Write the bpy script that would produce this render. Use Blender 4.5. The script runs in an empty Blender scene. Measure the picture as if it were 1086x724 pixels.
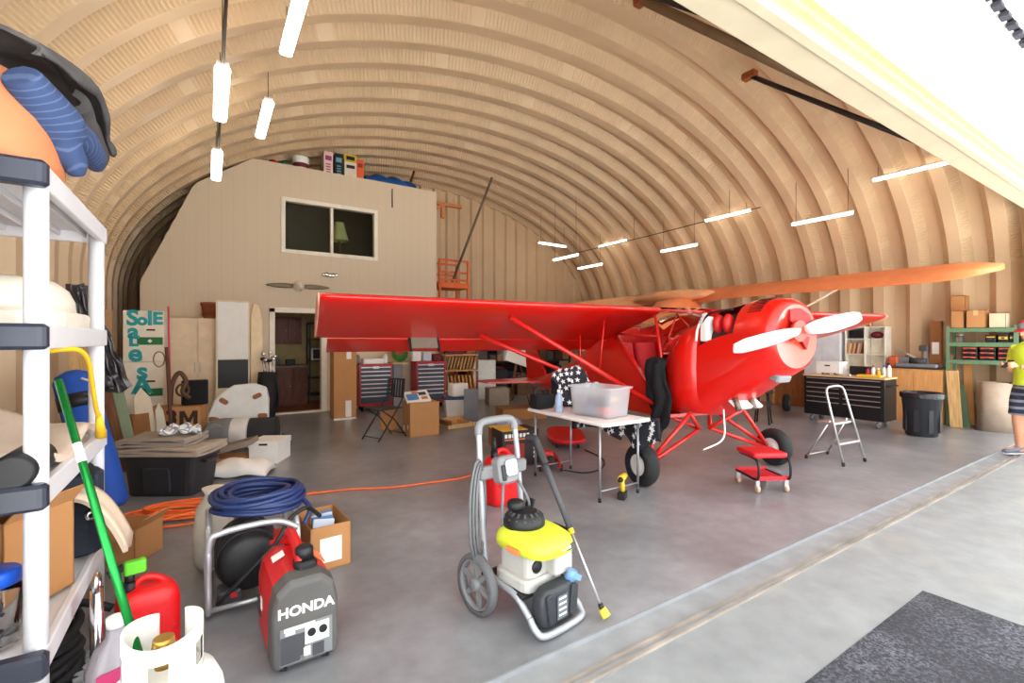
import bpy, math, random
from mathutils import Vector, Matrix, Euler, Quaternion
random.seed(7)
PI = math.pi
R = math.radians
COL = bpy.context.scene.collection

# ---------------------------------------------------------------- materials
MATS = {}
def lin(c):
    def f(v):
        v = v / 255.0
        return v / 12.92 if v <= 0.04045 else ((v + 0.055) / 1.055) ** 2.4
    return (f(c[0]), f(c[1]), f(c[2]), 1.0)

def mat(name, rgb, rough=0.6, metal=0.0, noise=0.08, scale=6.0, bump=0.0, bscale=40.0, coat=0.0, trans=0.0, alpha=1.0, ior=1.45, spec=0.5, sub=0.0):
    """procedural principled material: base colour broken up by a noise texture; rgb is sRGB 0-255"""
    if name in MATS:
        return MATS[name]
    m = bpy.data.materials.new(name)
    m.use_nodes = True
    nt = m.node_tree
    b = nt.nodes['Principled BSDF']
    b.inputs['Roughness'].default_value = rough
    b.inputs['Metallic'].default_value = metal
    b.inputs['Coat Weight'].default_value = coat
    b.inputs['Coat Roughness'].default_value = 0.12
    b.inputs['Transmission Weight'].default_value = trans
    b.inputs['Alpha'].default_value = alpha
    b.inputs['IOR'].default_value = ior
    b.inputs['Specular IOR Level'].default_value = spec
    c = lin(rgb)
    tc = nt.nodes.new('ShaderNodeTexCoord')
    nz = nt.nodes.new('ShaderNodeTexNoise')
    nz.inputs['Scale'].default_value = scale
    nz.inputs['Detail'].default_value = 5
    nt.links.new(tc.outputs['Object'], nz.inputs['Vector'])
    rp = nt.nodes.new('ShaderNodeValToRGB')
    rp.color_ramp.elements[0].position = 0.3
    rp.color_ramp.elements[1].position = 0.7
    rp.color_ramp.elements[0].color = tuple(max(0, v * (1 - noise)) for v in c[:3]) + (1,)
    rp.color_ramp.elements[1].color = tuple(min(1, v * (1 + noise)) for v in c[:3]) + (1,)
    nt.links.new(nz.outputs['Fac'], rp.inputs['Fac'])
    nt.links.new(rp.outputs['Color'], b.inputs['Base Color'])
    if bump:
        n2 = nt.nodes.new('ShaderNodeTexNoise')
        n2.inputs['Scale'].default_value = bscale
        n2.inputs['Detail'].default_value = 4
        nt.links.new(tc.outputs['Object'], n2.inputs['Vector'])
        bp = nt.nodes.new('ShaderNodeBump')
        bp.inputs['Strength'].default_value = bump
        bp.inputs['Distance'].default_value = 0.01
        nt.links.new(n2.outputs['Fac'], bp.inputs['Height'])
        nt.links.new(bp.outputs['Normal'], b.inputs['Normal'])
    MATS[name] = m
    return m

def emit(name, rgb, strength):
    if name in MATS:
        return MATS[name]
    m = bpy.data.materials.new(name)
    m.use_nodes = True
    nt = m.node_tree
    b = nt.nodes['Principled BSDF']
    b.inputs['Base Color'].default_value = lin(rgb)
    b.inputs['Emission Color'].default_value = lin(rgb)
    b.inputs['Emission Strength'].default_value = strength
    MATS[name] = m
    return m

def wood(name, a, b_, scale=3.0, axis=2, rough=0.55):
    """wood: stretched noise grain between two sRGB tones, running along local axis"""
    if name in MATS:
        return MATS[name]
    m = bpy.data.materials.new(name)
    m.use_nodes = True
    nt = m.node_tree
    b = nt.nodes['Principled BSDF']
    b.inputs['Roughness'].default_value = rough
    tc = nt.nodes.new('ShaderNodeTexCoord')
    mp = nt.nodes.new('ShaderNodeMapping')
    s = [14.0, 14.0, 14.0]
    s[axis] = 1.2
    mp.inputs['Scale'].default_value = s
    nz = nt.nodes.new('ShaderNodeTexNoise')
    nz.inputs['Scale'].default_value = scale
    nz.inputs['Detail'].default_value = 6
    rp = nt.nodes.new('ShaderNodeValToRGB')
    rp.color_ramp.elements[0].position = 0.35
    rp.color_ramp.elements[1].position = 0.68
    rp.color_ramp.elements[0].color = lin(a)
    rp.color_ramp.elements[1].color = lin(b_)
    nt.links.new(tc.outputs['Object'], mp.inputs['Vector'])
    nt.links.new(mp.outputs['Vector'], nz.inputs['Vector'])
    nt.links.new(nz.outputs['Fac'], rp.inputs['Fac'])
    nt.links.new(rp.outputs['Color'], b.inputs['Base Color'])
    MATS[name] = m
    return m

# ---------------------------------------------------------------- mesh builder
def basis(d):
    d = d.normalized()
    up = Vector((0, 0, 1)) if abs(d.z) < 0.95 else Vector((1, 0, 0))
    a = d.cross(up).normalized()
    return a, d.cross(a).normalized()

def smoothpath(pts, n=6, closed=False):
    """Catmull-Rom through pts"""
    P = [Vector(p) for p in pts]
    N = len(P)
    out = []
    rng = N if closed else N - 1
    for i in range(rng):
        p0 = P[(i - 1) % N] if closed or i > 0 else P[0]
        p1 = P[i]
        p2 = P[(i + 1) % N]
        p3 = P[(i + 2) % N] if closed or i + 2 < N else P[-1]
        for k in range(n):
            t = k / n
            out.append(0.5 * ((2 * p1) + (p2 - p0) * t + (2 * p0 - 5 * p1 + 4 * p2 - p3) * t * t + (3 * p1 - p0 - 3 * p2 + p3) * t ** 3))
    if not closed:
        out.append(P[-1])
    return out

class MB:
    def __init__(s):
        s.v = []; s.f = []; s.mi = []; s.sm = []; s.cur = 0
    def m(s, i):
        s.cur = i
        return s
    def add(s, vs, fs, smooth=False):
        o = len(s.v)
        s.v += [tuple(v) for v in vs]
        for f in fs:
            s.f.append(tuple(i + o for i in f)); s.mi.append(s.cur); s.sm.append(smooth)
        return s
    def box(s, c, d, rot=None, taper=1.0):
        x, y, z = d[0] / 2, d[1] / 2, d[2] / 2
        vs = [Vector((sx * x * (taper if sz > 0 else 1), sy * y * (taper if sz > 0 else 1), sz * z)) for sz in (-1, 1) for sy in (-1, 1) for sx in (-1, 1)]
        if rot:
            e = Euler(rot).to_matrix()
            vs = [e @ v for v in vs]
        vs = [v + Vector(c) for v in vs]
        return s.add(vs, [(0, 2, 3, 1), (4, 5, 7, 6), (0, 1, 5, 4), (2, 6, 7, 3), (0, 4, 6, 2), (1, 3, 7, 5)])
    def box2(s, a, b):
        return s.box([(a[i] + b[i]) / 2 for i in range(3)], [abs(b[i] - a[i]) for i in range(3)])
    def rbox(s, c, d, r=0.02, n=3, rot=None, axis=2):
        """box with rounded vertical (axis) edges and softened rims"""
        hx, hy, hz = [q / 2 for q in d]
        if axis == 0: hx, hy, hz = hy, hz, hx
        if axis == 1: hx, hy, hz = hz, hx, hy
        r = min(r, hx * .99, hy * .99)
        def ring(k):
            o = []
            for qx, qy, a0 in ((1, 1, 0), (-1, 1, 90), (-1, -1, 180), (1, -1, 270)):
                for i in range(n + 1):
                    a = R(a0 + 90 * i / n)
                    o.append((qx * (hx - r) + (r - k) * math.cos(a), qy * (hy - r) + (r - k) * math.sin(a)))
            return o
        q = min(r * .5, hz * .5, .012)
        secs = [(-hz, q), (-hz + q, 0), (hz - q, 0), (hz, q)]
        L = []
        for z, k in secs:
            L.append([Vector((x, y, z)) for x, y in ring(k)])
        e = Euler(rot).to_matrix() if rot else None
        out = []
        for l in L:
            o = []
            for v in l:
                if axis == 0: v = Vector((v.z, v.x, v.y))
                if axis == 1: v = Vector((v.y, v.z, v.x))
                if e: v = e @ v
                o.append(v + Vector(c))
            out.append(o)
        return s.loft(out, smooth=False)
    def loft(s, secs, closed=True, cap=True, smooth=True, skip=None):
        n = len(secs[0]); o = len(s.v)
        for c in secs:
            s.v += [tuple(p) for p in c]
        for i in range(len(secs) - 1):
            for j in range(n if closed else n - 1):
                if skip and skip(i, j): continue
                k = (j + 1) % n
                s.f.append((o + i * n + j, o + i * n + k, o + (i + 1) * n + k, o + (i + 1) * n + j)); s.mi.append(s.cur); s.sm.append(smooth)
        if cap and closed:
            s.f.append(tuple(o + j for j in reversed(range(n)))); s.mi.append(s.cur); s.sm.append(False)
            b = o + (len(secs) - 1) * n
            s.f.append(tuple(b + j for j in range(n))); s.mi.append(s.cur); s.sm.append(False)
        return s
    def cyl(s, p0, p1, r, r1=None, n=16, cap=True):
        p0, p1 = Vector(p0), Vector(p1)
        r1 = r if r1 is None else r1
        a, b = basis(p1 - p0)
        secs = []
        for p, q in ((p0, r), (p1, r1)):
            secs.append([p + a * q * math.cos(2 * PI * i / n) + b * q * math.sin(2 * PI * i / n) for i in range(n)])
        return s.loft(secs, cap=cap)
    def tube(s, pts, r, n=8, closed=False, cap=True, radii=None):
        P = [Vector(p) for p in pts]
        N = len(P)
        secs = []
        a = None
        for i in range(N):
            if closed:
                d = P[(i + 1) % N] - P[i - 1]
            else:
                d = P[min(i + 1, N - 1)] - P[max(i - 1, 0)]
            if d.length < 1e-9: d = Vector((0, 0, 1))
            d.normalize()
            if a is None:
                a, b = basis(d)
            else:
                a = (a - d * a.dot(d))
                if a.length < 1e-6: a, b = basis(d)
                a.normalize(); b = d.cross(a)
            q = radii[i] if radii else r
            secs.append([P[i] + a * q * math.cos(2 * PI * k / n) + b * q * math.sin(2 * PI * k / n) for k in range(n)])
        if closed:
            secs.append(secs[0])
            return s.loft(secs, cap=False)
        return s.loft(secs, cap=cap)
    def lathe(s, prof, c=(0, 0, 0), n=24, axis='z', cap=True, smooth=True):
        """prof: (radius, height) list"""
        secs = []
        for r, h in prof:
            l = []
            for i in range(n):
                a = 2 * PI * i / n
                x, y = r * math.cos(a), r * math.sin(a)
                p = (x, y, h) if axis == 'z' else ((h, x, y) if axis == 'x' else (x, h, y))
                l.append(Vector(p) + Vector(c))
            secs.append(l)
        return s.loft(secs, cap=cap, smooth=smooth)
    def sphere(s, c, r, n=16, m=10, rot=None):
        if not hasattr(r, '__len__'): r = (r, r, r)
        e = Euler(rot).to_matrix() if rot else None
        secs = []
        for i in range(m + 1):
            t = PI * i / m
            rr = max(math.sin(t), 0.002)
            l = []
            for k in range(n):
                a = 2 * PI * k / n
                v = Vector((r[0] * rr * math.cos(a), r[1] * rr * math.sin(a), -r[2] * math.cos(t)))
                if e: v = e @ v
                l.append(v + Vector(c))
            secs.append(l)
        return s.loft(secs)
    def prism(s, poly, p0, ax, ay, az, depth):
        """polygon in (ax, ay) plane at p0, extruded along az by depth"""
        p0, ax, ay, az = Vector(p0), Vector(ax), Vector(ay), Vector(az)
        a = [p0 + ax * x + ay * y for x, y in poly]
        b = [p + az * depth for p in a]
        n = len(poly)
        return s.add(a + b, [tuple(reversed(range(n))), tuple(range(n, 2 * n))] + [(i, (i + 1) % n, n + (i + 1) % n, n + i) for i in range(n)])
    def grid(s, fn, nu, nv, smooth=True, thick=0.0):
        """surface fn(u,v) 0..1; with thickness along z-ish normal when thick"""
        vs = [Vector(fn(i / nu, j / nv)) for j in range(nv + 1) for i in range(nu + 1)]
        fs = [(j * (nu + 1) + i, j * (nu + 1) + i + 1, (j + 1) * (nu + 1) + i + 1, (j + 1) * (nu + 1) + i) for j in range(nv) for i in range(nu)]
        s.add(vs, fs, smooth)
        if thick:
            W = nu + 1
            nor = []
            for j in range(nv + 1):
                for i in range(nu + 1):
                    du = vs[j * W + min(i + 1, nu)] - vs[j * W + max(i - 1, 0)]
                    dv = vs[min(j + 1, nv) * W + i] - vs[max(j - 1, 0) * W + i]
                    q = du.cross(dv)
                    nor.append(q.normalized() if q.length > 1e-9 else Vector((0, 0, 1)))
            v2 = [a - b * thick for a, b in zip(vs, nor)]
            o = len(s.v) - len(vs)
            s.add(v2, [tuple(reversed(f)) for f in fs], smooth)
            N = len(vs)
            edge = [i for i in range(W)] + [j * W + nu for j in range(1, nv + 1)] + [nv * W + i for i in reversed(range(nu))] + [j * W for j in reversed(range(1, nv))]
            for a, b in zip(edge, edge[1:] + edge[:1]):
                s.f.append((o + b, o + a, o + N + a, o + N + b)); s.mi.append(s.cur); s.sm.append(False)
        return s
    def build(s, name, mats, parent=None, bevel=0.0, loc=None, rot=None, sub=0, seg=2):
        me = bpy.data.meshes.new(name)
        me.from_pydata(s.v, [], s.f)
        if not isinstance(mats, (list, tuple)): mats = [mats]
        for q in mats: me.materials.append(q)
        for p, i, k in zip(me.polygons, s.mi, s.sm):
            p.material_index = min(i, len(mats) - 1); p.use_smooth = k
        me.update()
        o = bpy.data.objects.new(name, me)
        COL.objects.link(o)
        if parent: o.parent = parent
        if loc: o.location = loc
        if rot: o.rotation_euler = rot
        if bevel:
            b = o.modifiers.new('edge', 'BEVEL'); b.width = bevel; b.segments = seg; b.limit_method = 'ANGLE'; b.angle_limit = R(40)
        if sub:
            b = o.modifiers.new('smooth', 'SUBSURF'); b.levels = sub; b.render_levels = sub
        return o

def tag(o, label=None, cat=None, group=None, kind=None):
    if label: o['label'] = label
    if cat: o['category'] = cat
    if group: o['group'] = group
    if kind: o['kind'] = kind
    return o

def thing(name, label, cat, loc=(0, 0, 0), rz=0.0, group=None):
    o = bpy.data.objects.new(name, None)
    o.empty_display_size = 0.1
    COL.objects.link(o)
    o.location = loc
    o.rotation_euler = (0, 0, R(rz))
    return tag(o, label, cat, group)

def dup(root, loc, rz=None, label=None, group=None, scale=None):
    def cp(o, par):
        c = o.copy(); COL.objects.link(c)
        if par: c.parent = par
        for ch in list(o.children): cp(ch, c)
        return c
    r = cp(root, None)
    r.location = loc
    if rz is not None: r.rotation_euler = (0, 0, R(rz))
    if scale: r.scale = scale
    if label: r['label'] = label
    if group: r['group'] = group
    return r

def struct(o):
    o['kind'] = 'structure'
    return o

def text(name, body, size, m, parent, loc, rot, depth=0.002, align='CENTER', sx=1.0, bold=0.0, shear=0.0):
    cu = bpy.data.curves.new(name, 'FONT')
    cu.body = body; cu.size = size; cu.extrude = depth; cu.align_x = align; cu.align_y = 'CENTER'
    cu.offset = bold; cu.shear = shear; cu.resolution_u = 3
    t = bpy.data.objects.new(name, cu)
    COL.objects.link(t)
    dg = bpy.context.evaluated_depsgraph_get()
    me = bpy.data.meshes.new_from_object(t.evaluated_get(dg))
    bpy.data.objects.remove(t)
    me.materials.clear(); me.materials.append(m)
    o = bpy.data.objects.new(name, me)
    COL.objects.link(o)
    if parent: o.parent = parent
    o.location = loc; o.rotation_euler = rot; o.scale = (sx, 1, 1)
    return o
FRONT = (PI / 2, 0, 0)       # text standing up and facing local -Y

# common materials
RED = mat('red_paint', (212, 22, 12), .28, coat=.6, noise=.05)
REDM = mat('red_metal', (196, 24, 26), .4, noise=.1)
REDP = mat('red_plastic', (200, 22, 24), .45, noise=.06)
BLACK = mat('black_plastic', (26, 26, 28), .5, noise=.2)
RUBBER = mat('black_rubber', (30, 30, 31), .75, noise=.2, bump=.2)
DGREY = mat('dark_grey_plastic', (66, 66, 70), .55)
GREY = mat('grey_plastic', (128, 129, 132), .55)
LGREY = mat('light_grey_metal', (190, 191, 194), .35, metal=.7)
CHROME = mat('chrome', (215, 216, 220), .18, metal=1.0)
WHITE = mat('white_plastic', (240, 239, 235), .45, noise=.03)
CARD = mat('cardboard', (186, 134, 84), .85, noise=.08, scale=3)
CARDD = mat('cardboard_dark', (150, 100, 58), .9, noise=.08, scale=3)
PINE = wood('pine_wood', (196, 150, 92), (226, 188, 132))
OAK = wood('oak_wood', (206, 146, 84), (220, 164, 102))
BROWN = wood('brown_wood', (96, 56, 30), (138, 86, 48))
PAPER = mat('white_paper', (236, 234, 228), .8, noise=.03)
ORANGE = mat('orange_plastic', (238, 112, 40), .5)
YELLOW = mat('yellow_plastic', (236, 190, 40), .5)
BLUE = mat('blue_plastic', (30, 80, 180), .5)
# ================================================================ the hangar shell
AX, AA, ZS, AB = 5.05, 6.45, 2.4, 3.62       # arch centre, half width, spring height, rise
Y0, Y1 = 1.88, 13.35                           # front and back of the arch
def arch_z(x):
    q = min(abs(x - AX) / AA, 1.0)
    return ZS + AB * math.sqrt(max(0, 1 - q * q))

tan_metal = mat('tan_painted_steel', (208, 182, 147), .42, noise=.06, scale=1.5, spec=.4)
def seams(m):
    return m

def build_arch():
    # points along the arch: (x, z, nx, nz, crimped)
    raw = [(AX - AA, ZS * i / 6, -1, 0, 0) for i in range(6)]
    N = 640
    prev = None
    for i in range(N + 1):
        a = PI - PI * i / N
        x, z = AX + AA * math.cos(a), ZS + AB * math.sin(a)
        nx, nz = math.cos(a) / AA, math.sin(a) / AB
        l = math.hypot(nx, nz)
        raw.append((x, z, nx / l, nz / l, 1))
    raw += [(AX + AA, ZS * i / 6, 1, 0, 0) for i in reversed(range(6))]
    P = 0.6; SH = 0.33
    # one rib: inner flat, web, outer flat, web; the webs carry the pressed crimps
    fy, wy, D = .18, .12, .19
    wn = math.hypot(wy, D)
    prof = []                                   # (dy, outward, crimp along y, crimp outward)
    prof += [(0, 0, 0, 0), (fy, 0, 0, 0)]
    for q in (.10, .90): prof.append((fy + wy * q, D * q, -D / wn, wy / wn))
    prof += [(fy + wy, D, 0, 0), (2 * fy + wy, D, 0, 0)]
    for q in (.10, .90): prof.append((2 * fy + wy + wy * q, D * (1 - q), D / wn, wy / wn))
    ys = []
    n = int((Y1 - Y0) / P) + 2
    for k in range(n):
        for dy, o, cy, co_ in prof:
            y = Y0 - SH + k * P + dy
            if Y0 - .12 <= y <= Y1 + .01: ys.append((y, o, k, cy, co_))
    nr = len(raw)
    mb = MB()
    vs = []
    for y, o, k, cy, co_ in ys:
        for i, (x, z, nx, nz, cr) in enumerate(raw):
            a = 0.0
            if cr and (cy or co_):
                s = i / nr
                q = (s * 5.0 + (0.5 if k % 2 else 0.0)) % 1.0
                if 0.05 < s < 0.95 and q >= 0.05:
                    a = 0.0075 if i % 2 else -0.0075
            vs.append((x + nx * (o + a * co_), y + a * cy, z + nz * (o + a * co_)))
    fs = []
    for j in range(len(ys) - 1):
        for i in range(nr - 1):
            fs.append((j * nr + i, j * nr + i + 1, (j + 1) * nr + i + 1, (j + 1) * nr + i))
    mb.add(vs, fs)
    o = struct(mb.build('ceiling', tan_metal))
    return o
build_arch()

# --- concrete floor inside
def concrete(name, a, b, rough, sc, stain=None):
    m = bpy.data.materials.new(name); m.use_nodes = True
    nt = m.node_tree; bs = nt.nodes['Principled BSDF']
    tc = nt.nodes.new('ShaderNodeTexCoord')
    n1 = nt.nodes.new('ShaderNodeTexNoise'); n1.inputs['Scale'].default_value = sc; n1.inputs['Detail'].default_value = 8; n1.inputs['Roughness'].default_value = .62
    n2 = nt.nodes.new('ShaderNodeTexNoise'); n2.inputs['Scale'].default_value = sc * 9; n2.inputs['Detail'].default_value = 6
    for q in (n1, n2): nt.links.new(tc.outputs['Object'], q.inputs['Vector'])
    rp = nt.nodes.new('ShaderNodeValToRGB'); rp.color_ramp.elements[0].position = .34; rp.color_ramp.elements[1].position = .68
    rp.color_ramp.elements[0].color = lin(a); rp.color_ramp.elements[1].color = lin(b)
    nt.links.new(n1.outputs['Fac'], rp.inputs['Fac'])
    mx = nt.nodes.new('ShaderNodeMixRGB'); mx.blend_type = 'OVERLAY'; mx.inputs['Fac'].default_value = .25
    nt.links.new(rp.outputs['Color'], mx.inputs['Color1']); nt.links.new(n2.outputs['Fac'], mx.inputs['Color2'])
    last = mx.outputs['Color']
    if stain:
        n3 = nt.nodes.new('ShaderNodeTexNoise'); n3.inputs['Scale'].default_value = .8; n3.inputs['Detail'].default_value = 7
        nt.links.new(tc.outputs['Object'], n3.inputs['Vector'])
        r3 = nt.nodes.new('ShaderNodeValToRGB'); r3.color_ramp.elements[0].position = .56; r3.color_ramp.elements[1].position = .78
        r3.color_ramp.elements[1].color = (.45, .45, .45, 1)
        nt.links.new(n3.outputs['Fac'], r3.inputs['Fac'])
        m3 = nt.nodes.new('ShaderNodeMixRGB'); m3.inputs['Color2'].default_value = lin(stain)
        nt.links.new(r3.outputs['Color'], m3.inputs['Fac']); nt.links.new(last, m3.inputs['Color1'])
        last = m3.outputs['Color']
    nt.links.new(last, bs.inputs['Base Color'])
    bs.inputs['Roughness'].default_value = rough
    bp = nt.nodes.new('ShaderNodeBump'); bp.inputs['Strength'].default_value = .12; bp.inputs['Distance'].default_value = .004
    nt.links.new(n2.outputs['Fac'], bp.inputs['Height']); nt.links.new(bp.outputs['Normal'], bs.inputs['Normal'])
    MATS[name] = m
    return m
floor_m = concrete('hangar_concrete', (112, 113, 116), (148, 150, 154), .3, .9)
apron_m = concrete('apron_concrete', (124, 128, 130), (148, 152, 154), .6, .7, (196, 174, 144))
struct(MB().box2((-1.65, 1.82, -.15), (11.75, 13.25, 0)).build('floor', floor_m))
# apron: a slab with a square notch for the asphalt
ap = MB()
ap.box2((-30, 1.06, -.15), (45, 1.58, -.012))
ap.box2((3.66, -30, -.15), (45, 1.06, -.012))
ap.box2((-30, -30, -.15), (.6, 1.06, -.012))  # unseen concrete beside and behind the asphalt, laid to bounce sunlight indoors
ap.box2((.6, -30, -.15), (3.66, -2.2, -.012))
struct(ap.build('ground', apron_m))
asp = bpy.data.materials.new('asphalt'); asp.use_nodes = True
nt = asp.node_tree; bs = nt.nodes['Principled BSDF']; bs.inputs['Roughness'].default_value = .8
tc = nt.nodes.new('ShaderNodeTexCoord'); vo = nt.nodes.new('ShaderNodeTexVoronoi'); vo.inputs['Scale'].default_value = 95
n1 = nt.nodes.new('ShaderNodeTexNoise'); n1.inputs['Scale'].default_value = 2.5; n1.inputs['Detail'].default_value = 8
nt.links.new(tc.outputs['Object'], vo.inputs['Vector']); nt.links.new(tc.outputs['Object'], n1.inputs['Vector'])
mm = nt.nodes.new('ShaderNodeMath'); mm.operation = 'MULTIPLY'; nt.links.new(vo.outputs['Color'], mm.inputs[0]); nt.links.new(n1.outputs['Fac'], mm.inputs[1])
rp = nt.nodes.new('ShaderNodeValToRGB'); rp.color_ramp.elements[0].position = .2; rp.color_ramp.elements[1].position = .6
rp.color_ramp.elements[0].color = lin((42, 44, 52)); rp.color_ramp.elements[1].color = lin((104, 107, 118))
nt.links.new(mm.outputs[0], rp.inputs['Fac']); nt.links.new(rp.outputs['Color'], bs.inputs['Base Color'])
bp = nt.nodes.new('ShaderNodeBump'); bp.inputs['Strength'].default_value = .5; bp.inputs['Distance'].default_value = .006
nt.links.new(vo.outputs['Distance'], bp.inputs['Height']); nt.links.new(bp.outputs['Normal'], bs.inputs['Normal'])
struct(MB().box2((.6, -2.2, -.15), (3.66, 1.06, -.008)).build('asphalt_ground', asp))

# --- steel door track let into the threshold
steel = mat('track_steel', (150, 152, 156), .5, metal=.3, noise=.25, scale=12)
rusty = mat('rusty_steel', (150, 140, 130), .7, noise=.35, scale=3)
tr = MB()
tr.box2((-1.5, 1.58, -.15), (11.7, 1.82, -.02))
tr.box2((-1.5, 1.812, -.02), (11.7, 1.824, .002))
struct(tr.build('trim_1', mat('track_bed', (138, 140, 143), .7, noise=.15)))
tr = MB()
tr.box2((-1.5, 1.575, -.02), (11.7, 1.592, .001))
tr.box2((-1.5, 1.63, -.022), (11.7, 1.645, -.004))
struct(tr.build('trim_2', rusty))

# --- back wall, vertical ribbed sheets cut to the arch
bw = MB()
P = .42
x = AX - AA - .1
vs = []
cols = []
while x < AX + AA + .1:
    for dx, dy in ((0, 0), (.2, 0), (.25, .07), (.37, .07)):
        cols.append((x + dx, 13.0 + dy))
    x += P
for cx, cy in cols:
    vs += [(cx, cy, 0), (cx, cy, arch_z(cx) + .12)]
bw.add(vs, [(2 * i, 2 * i + 2, 2 * i + 3, 2 * i + 1) for i in range(len(cols) - 1)])
struct(bw.build('wall_back', tan_metal))

# --- front wall above the door header (outside of the hangar)
fw = MB()
top = [(AX + (AA + .2) * math.cos(PI - PI * i / 40), ZS + (AB + .2) * math.sin(PI - PI * i / 40)) for i in range(41)]
hz = 3.78
arc = [p for p in top if p[1] > hz]
xl = AX - (AA + .2) * math.sqrt(1 - ((hz - ZS) / (AB + .2)) ** 2)
poly = [(2 * AX - xl, hz), (xl, hz)] + arc
fw.box2((-1.65, 1.82, 0), (-.68, 1.9, 3.8))
fw.box2((11.08, 1.82, 0), (11.75, 1.9, 3.8))
fw.prism(poly, (0, 1.82, 0), (1, 0, 0), (0, 0, 1), (0, 1, 0), .08)
struct(fw.build('wall_front', mat('cream_fascia', (226, 214, 188), .5)))

# --- header beam
cream = mat('cream_steel', (196, 186, 160), .45, noise=.06, scale=3)
hb = MB()
hb.box2((-1.65, 1.66, 3.6), (11.75, 1.9, 3.80))
hb.box2((-1.65, 1.6, 3.58), (11.75, 1.68, 3.64))
struct(hb.build('beam_header', cream, bevel=.008))

# --- raised one-piece door, lying out over the apron
door_w = mat('white_door_skin', (250, 250, 250), .5, noise=.01)
dm = MB()
def dz(y): return 3.72 + (1.55 - y) * .02
for (ya, yb, zz) in ((1.5, .90, 0), (.86, -2.6, 0.0)):
    dm.add([(-1.7, ya, dz(ya)), (11.8, ya, dz(ya)), (11.8, yb, dz(yb)), (-1.7, yb, dz(yb)), (-1.7, ya, dz(ya) + .08), (11.8, ya, dz(ya) + .08), (11.8, yb, dz(yb) + .08), (-1.7, yb, dz(yb) + .08)],
           [(0, 1, 2, 3), (7, 6, 5, 4), (0, 4, 5, 1), (2, 6, 7, 3), (1, 5, 6, 2), (0, 3, 7, 4)])
dn = struct(dm.build('door_1', door_w))
dm = MB()
dm.box2((-1.7, 1.55, 3.66), (11.8, 1.59, 3.86))
dm.box2((-1.7, 1.5, 3.7), (11.8, 1.56, 3.73))
d2 = dm.build('door_frame', mat('yellowed_steel', (206, 192, 132), .45), dn)
dm = MB()
for i in range(62):
    xx = -.3 + i * .18
    dm.box((xx, .88, dz(.88) - .012), (.085, .05, .03))
dm.box((5.15, .88, dz(.88) + .05), (11.1, .05, .06))
dm.build('hinge', mat('hinge_dark', (60, 60, 70), .6), dn)

# --- braces from the ribs down to the header
def brace(a, b, r, m, label):
    t = MB()
    t.tube([a, b], r, n=8)
    a = Vector(a); b = Vector(b)
    t.m(1)
    t.box(tuple(a), (.12, .2, .1))
    o = t.build('brace', [m, mat('rust', (150, 84, 44), .8, noise=.3)])
    return tag(o, label, 'brace', 'header braces')
dk = mat('dark_brace', (44, 36, 34), .6)
brn = mat('brown_brace', (130, 106, 78), .6)
brace((7.14, 4.2, 5.66), (7.57, 1.97, 3.80), .035, dk, 'thin dark steel brace with a rusty top bracket, lowest of the header braces')
brace((4.7, 4.2, 5.9), (6.7, 1.99, 3.87), .06, brn, 'thick brown steel brace running from the ceiling ribs to the door header')
brace((3.4, 4.2, 5.8), (3.95, 1.98, 3.93), .045, dk, 'black steel brace nearest the top of the picture, above the thick brown brace')

# ================================================================ the room built into the back corner
paint = bpy.data.materials.new('beige_panel_siding'); paint.use_nodes = True
nt = paint.node_tree; bs = nt.nodes['Principled BSDF']; bs.inputs['Roughness'].default_value = .6
tc = nt.nodes.new('ShaderNodeTexCoord'); sp = nt.nodes.new('ShaderNodeSeparateXYZ'); nt.links.new(tc.outputs['Object'], sp.inputs[0])
ml = nt.nodes.new('ShaderNodeMath'); ml.operation = 'MULTIPLY'; ml.inputs[1].default_value = 1 / .2; nt.links.new(sp.outputs['X'], ml.inputs[0])
fr = nt.nodes.new('ShaderNodeMath'); fr.operation = 'FRACT'; nt.links.new(ml.outputs[0], fr.inputs[0])
lt = nt.nodes.new('ShaderNodeMath'); lt.operation = 'LESS_THAN'; lt.inputs[1].default_value = .06; nt.links.new(fr.outputs[0], lt.inputs[0])
mx = nt.nodes.new('ShaderNodeMixRGB'); mx.inputs['Color1'].default_value = lin((214, 197, 168)); mx.inputs['Color2'].default_value = lin((208, 191, 161))
nt.links.new(lt.outputs[0], mx.inputs['Fac']); nt.links.new(mx.outputs['Color'], bs.inputs['Base Color'])
RY = 10.6
# openings: door x 1.08..2.0 z 0..2.06 ; window x 1.27..3.2 z 3.33..4.45
wl = MB()
def wq(x0, z0, x1, z1): wl.box2((x0, RY, z0), (x1, RY + .12, z1))
DX0, DX1, DZ = 1.12, 2.02, 2.07
WX0, WX1, WZ0, WZ1 = 1.31, 3.14, 3.36, 4.36
poly = [(-1.0, 0), (DX0, 0), (DX0, WZ1), (-.1, WZ1), (-1.0, 2.5)]
wl.prism([(-1.02, 0), (DX0, 0), (DX0, WZ1), (-.25, WZ1), (-1.02, 2.55)], (0, RY, 0), (1, 0, 0), (0, 0, 1), (0, 1, 0), .12)
wl.prism([(-.25, WZ1), (4.65, WZ1), (4.65, 5.1), (.74, 5.1), (-.18, 4.46)], (0, RY, 0), (1, 0, 0), (0, 0, 1), (0, 1, 0), .12)
wq(DX0, DZ, DX1, WZ0); wq(DX1, 0, 4.65, WZ0)
wq(DX0, WZ0, WX0, WZ1); wq(WX1, WZ0, 4.65, WZ1)
struct(wl.build('wall_room', paint))
struct(MB().box2((4.53, RY + .12, 0), (4.65, 12.98, 5.1)).build('wall_room_side', paint))
struct(MB().box2((-.2, RY, 4.42), (4.65, 12.98, 4.48)).build('roof_room', paint)) if False else None
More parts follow.
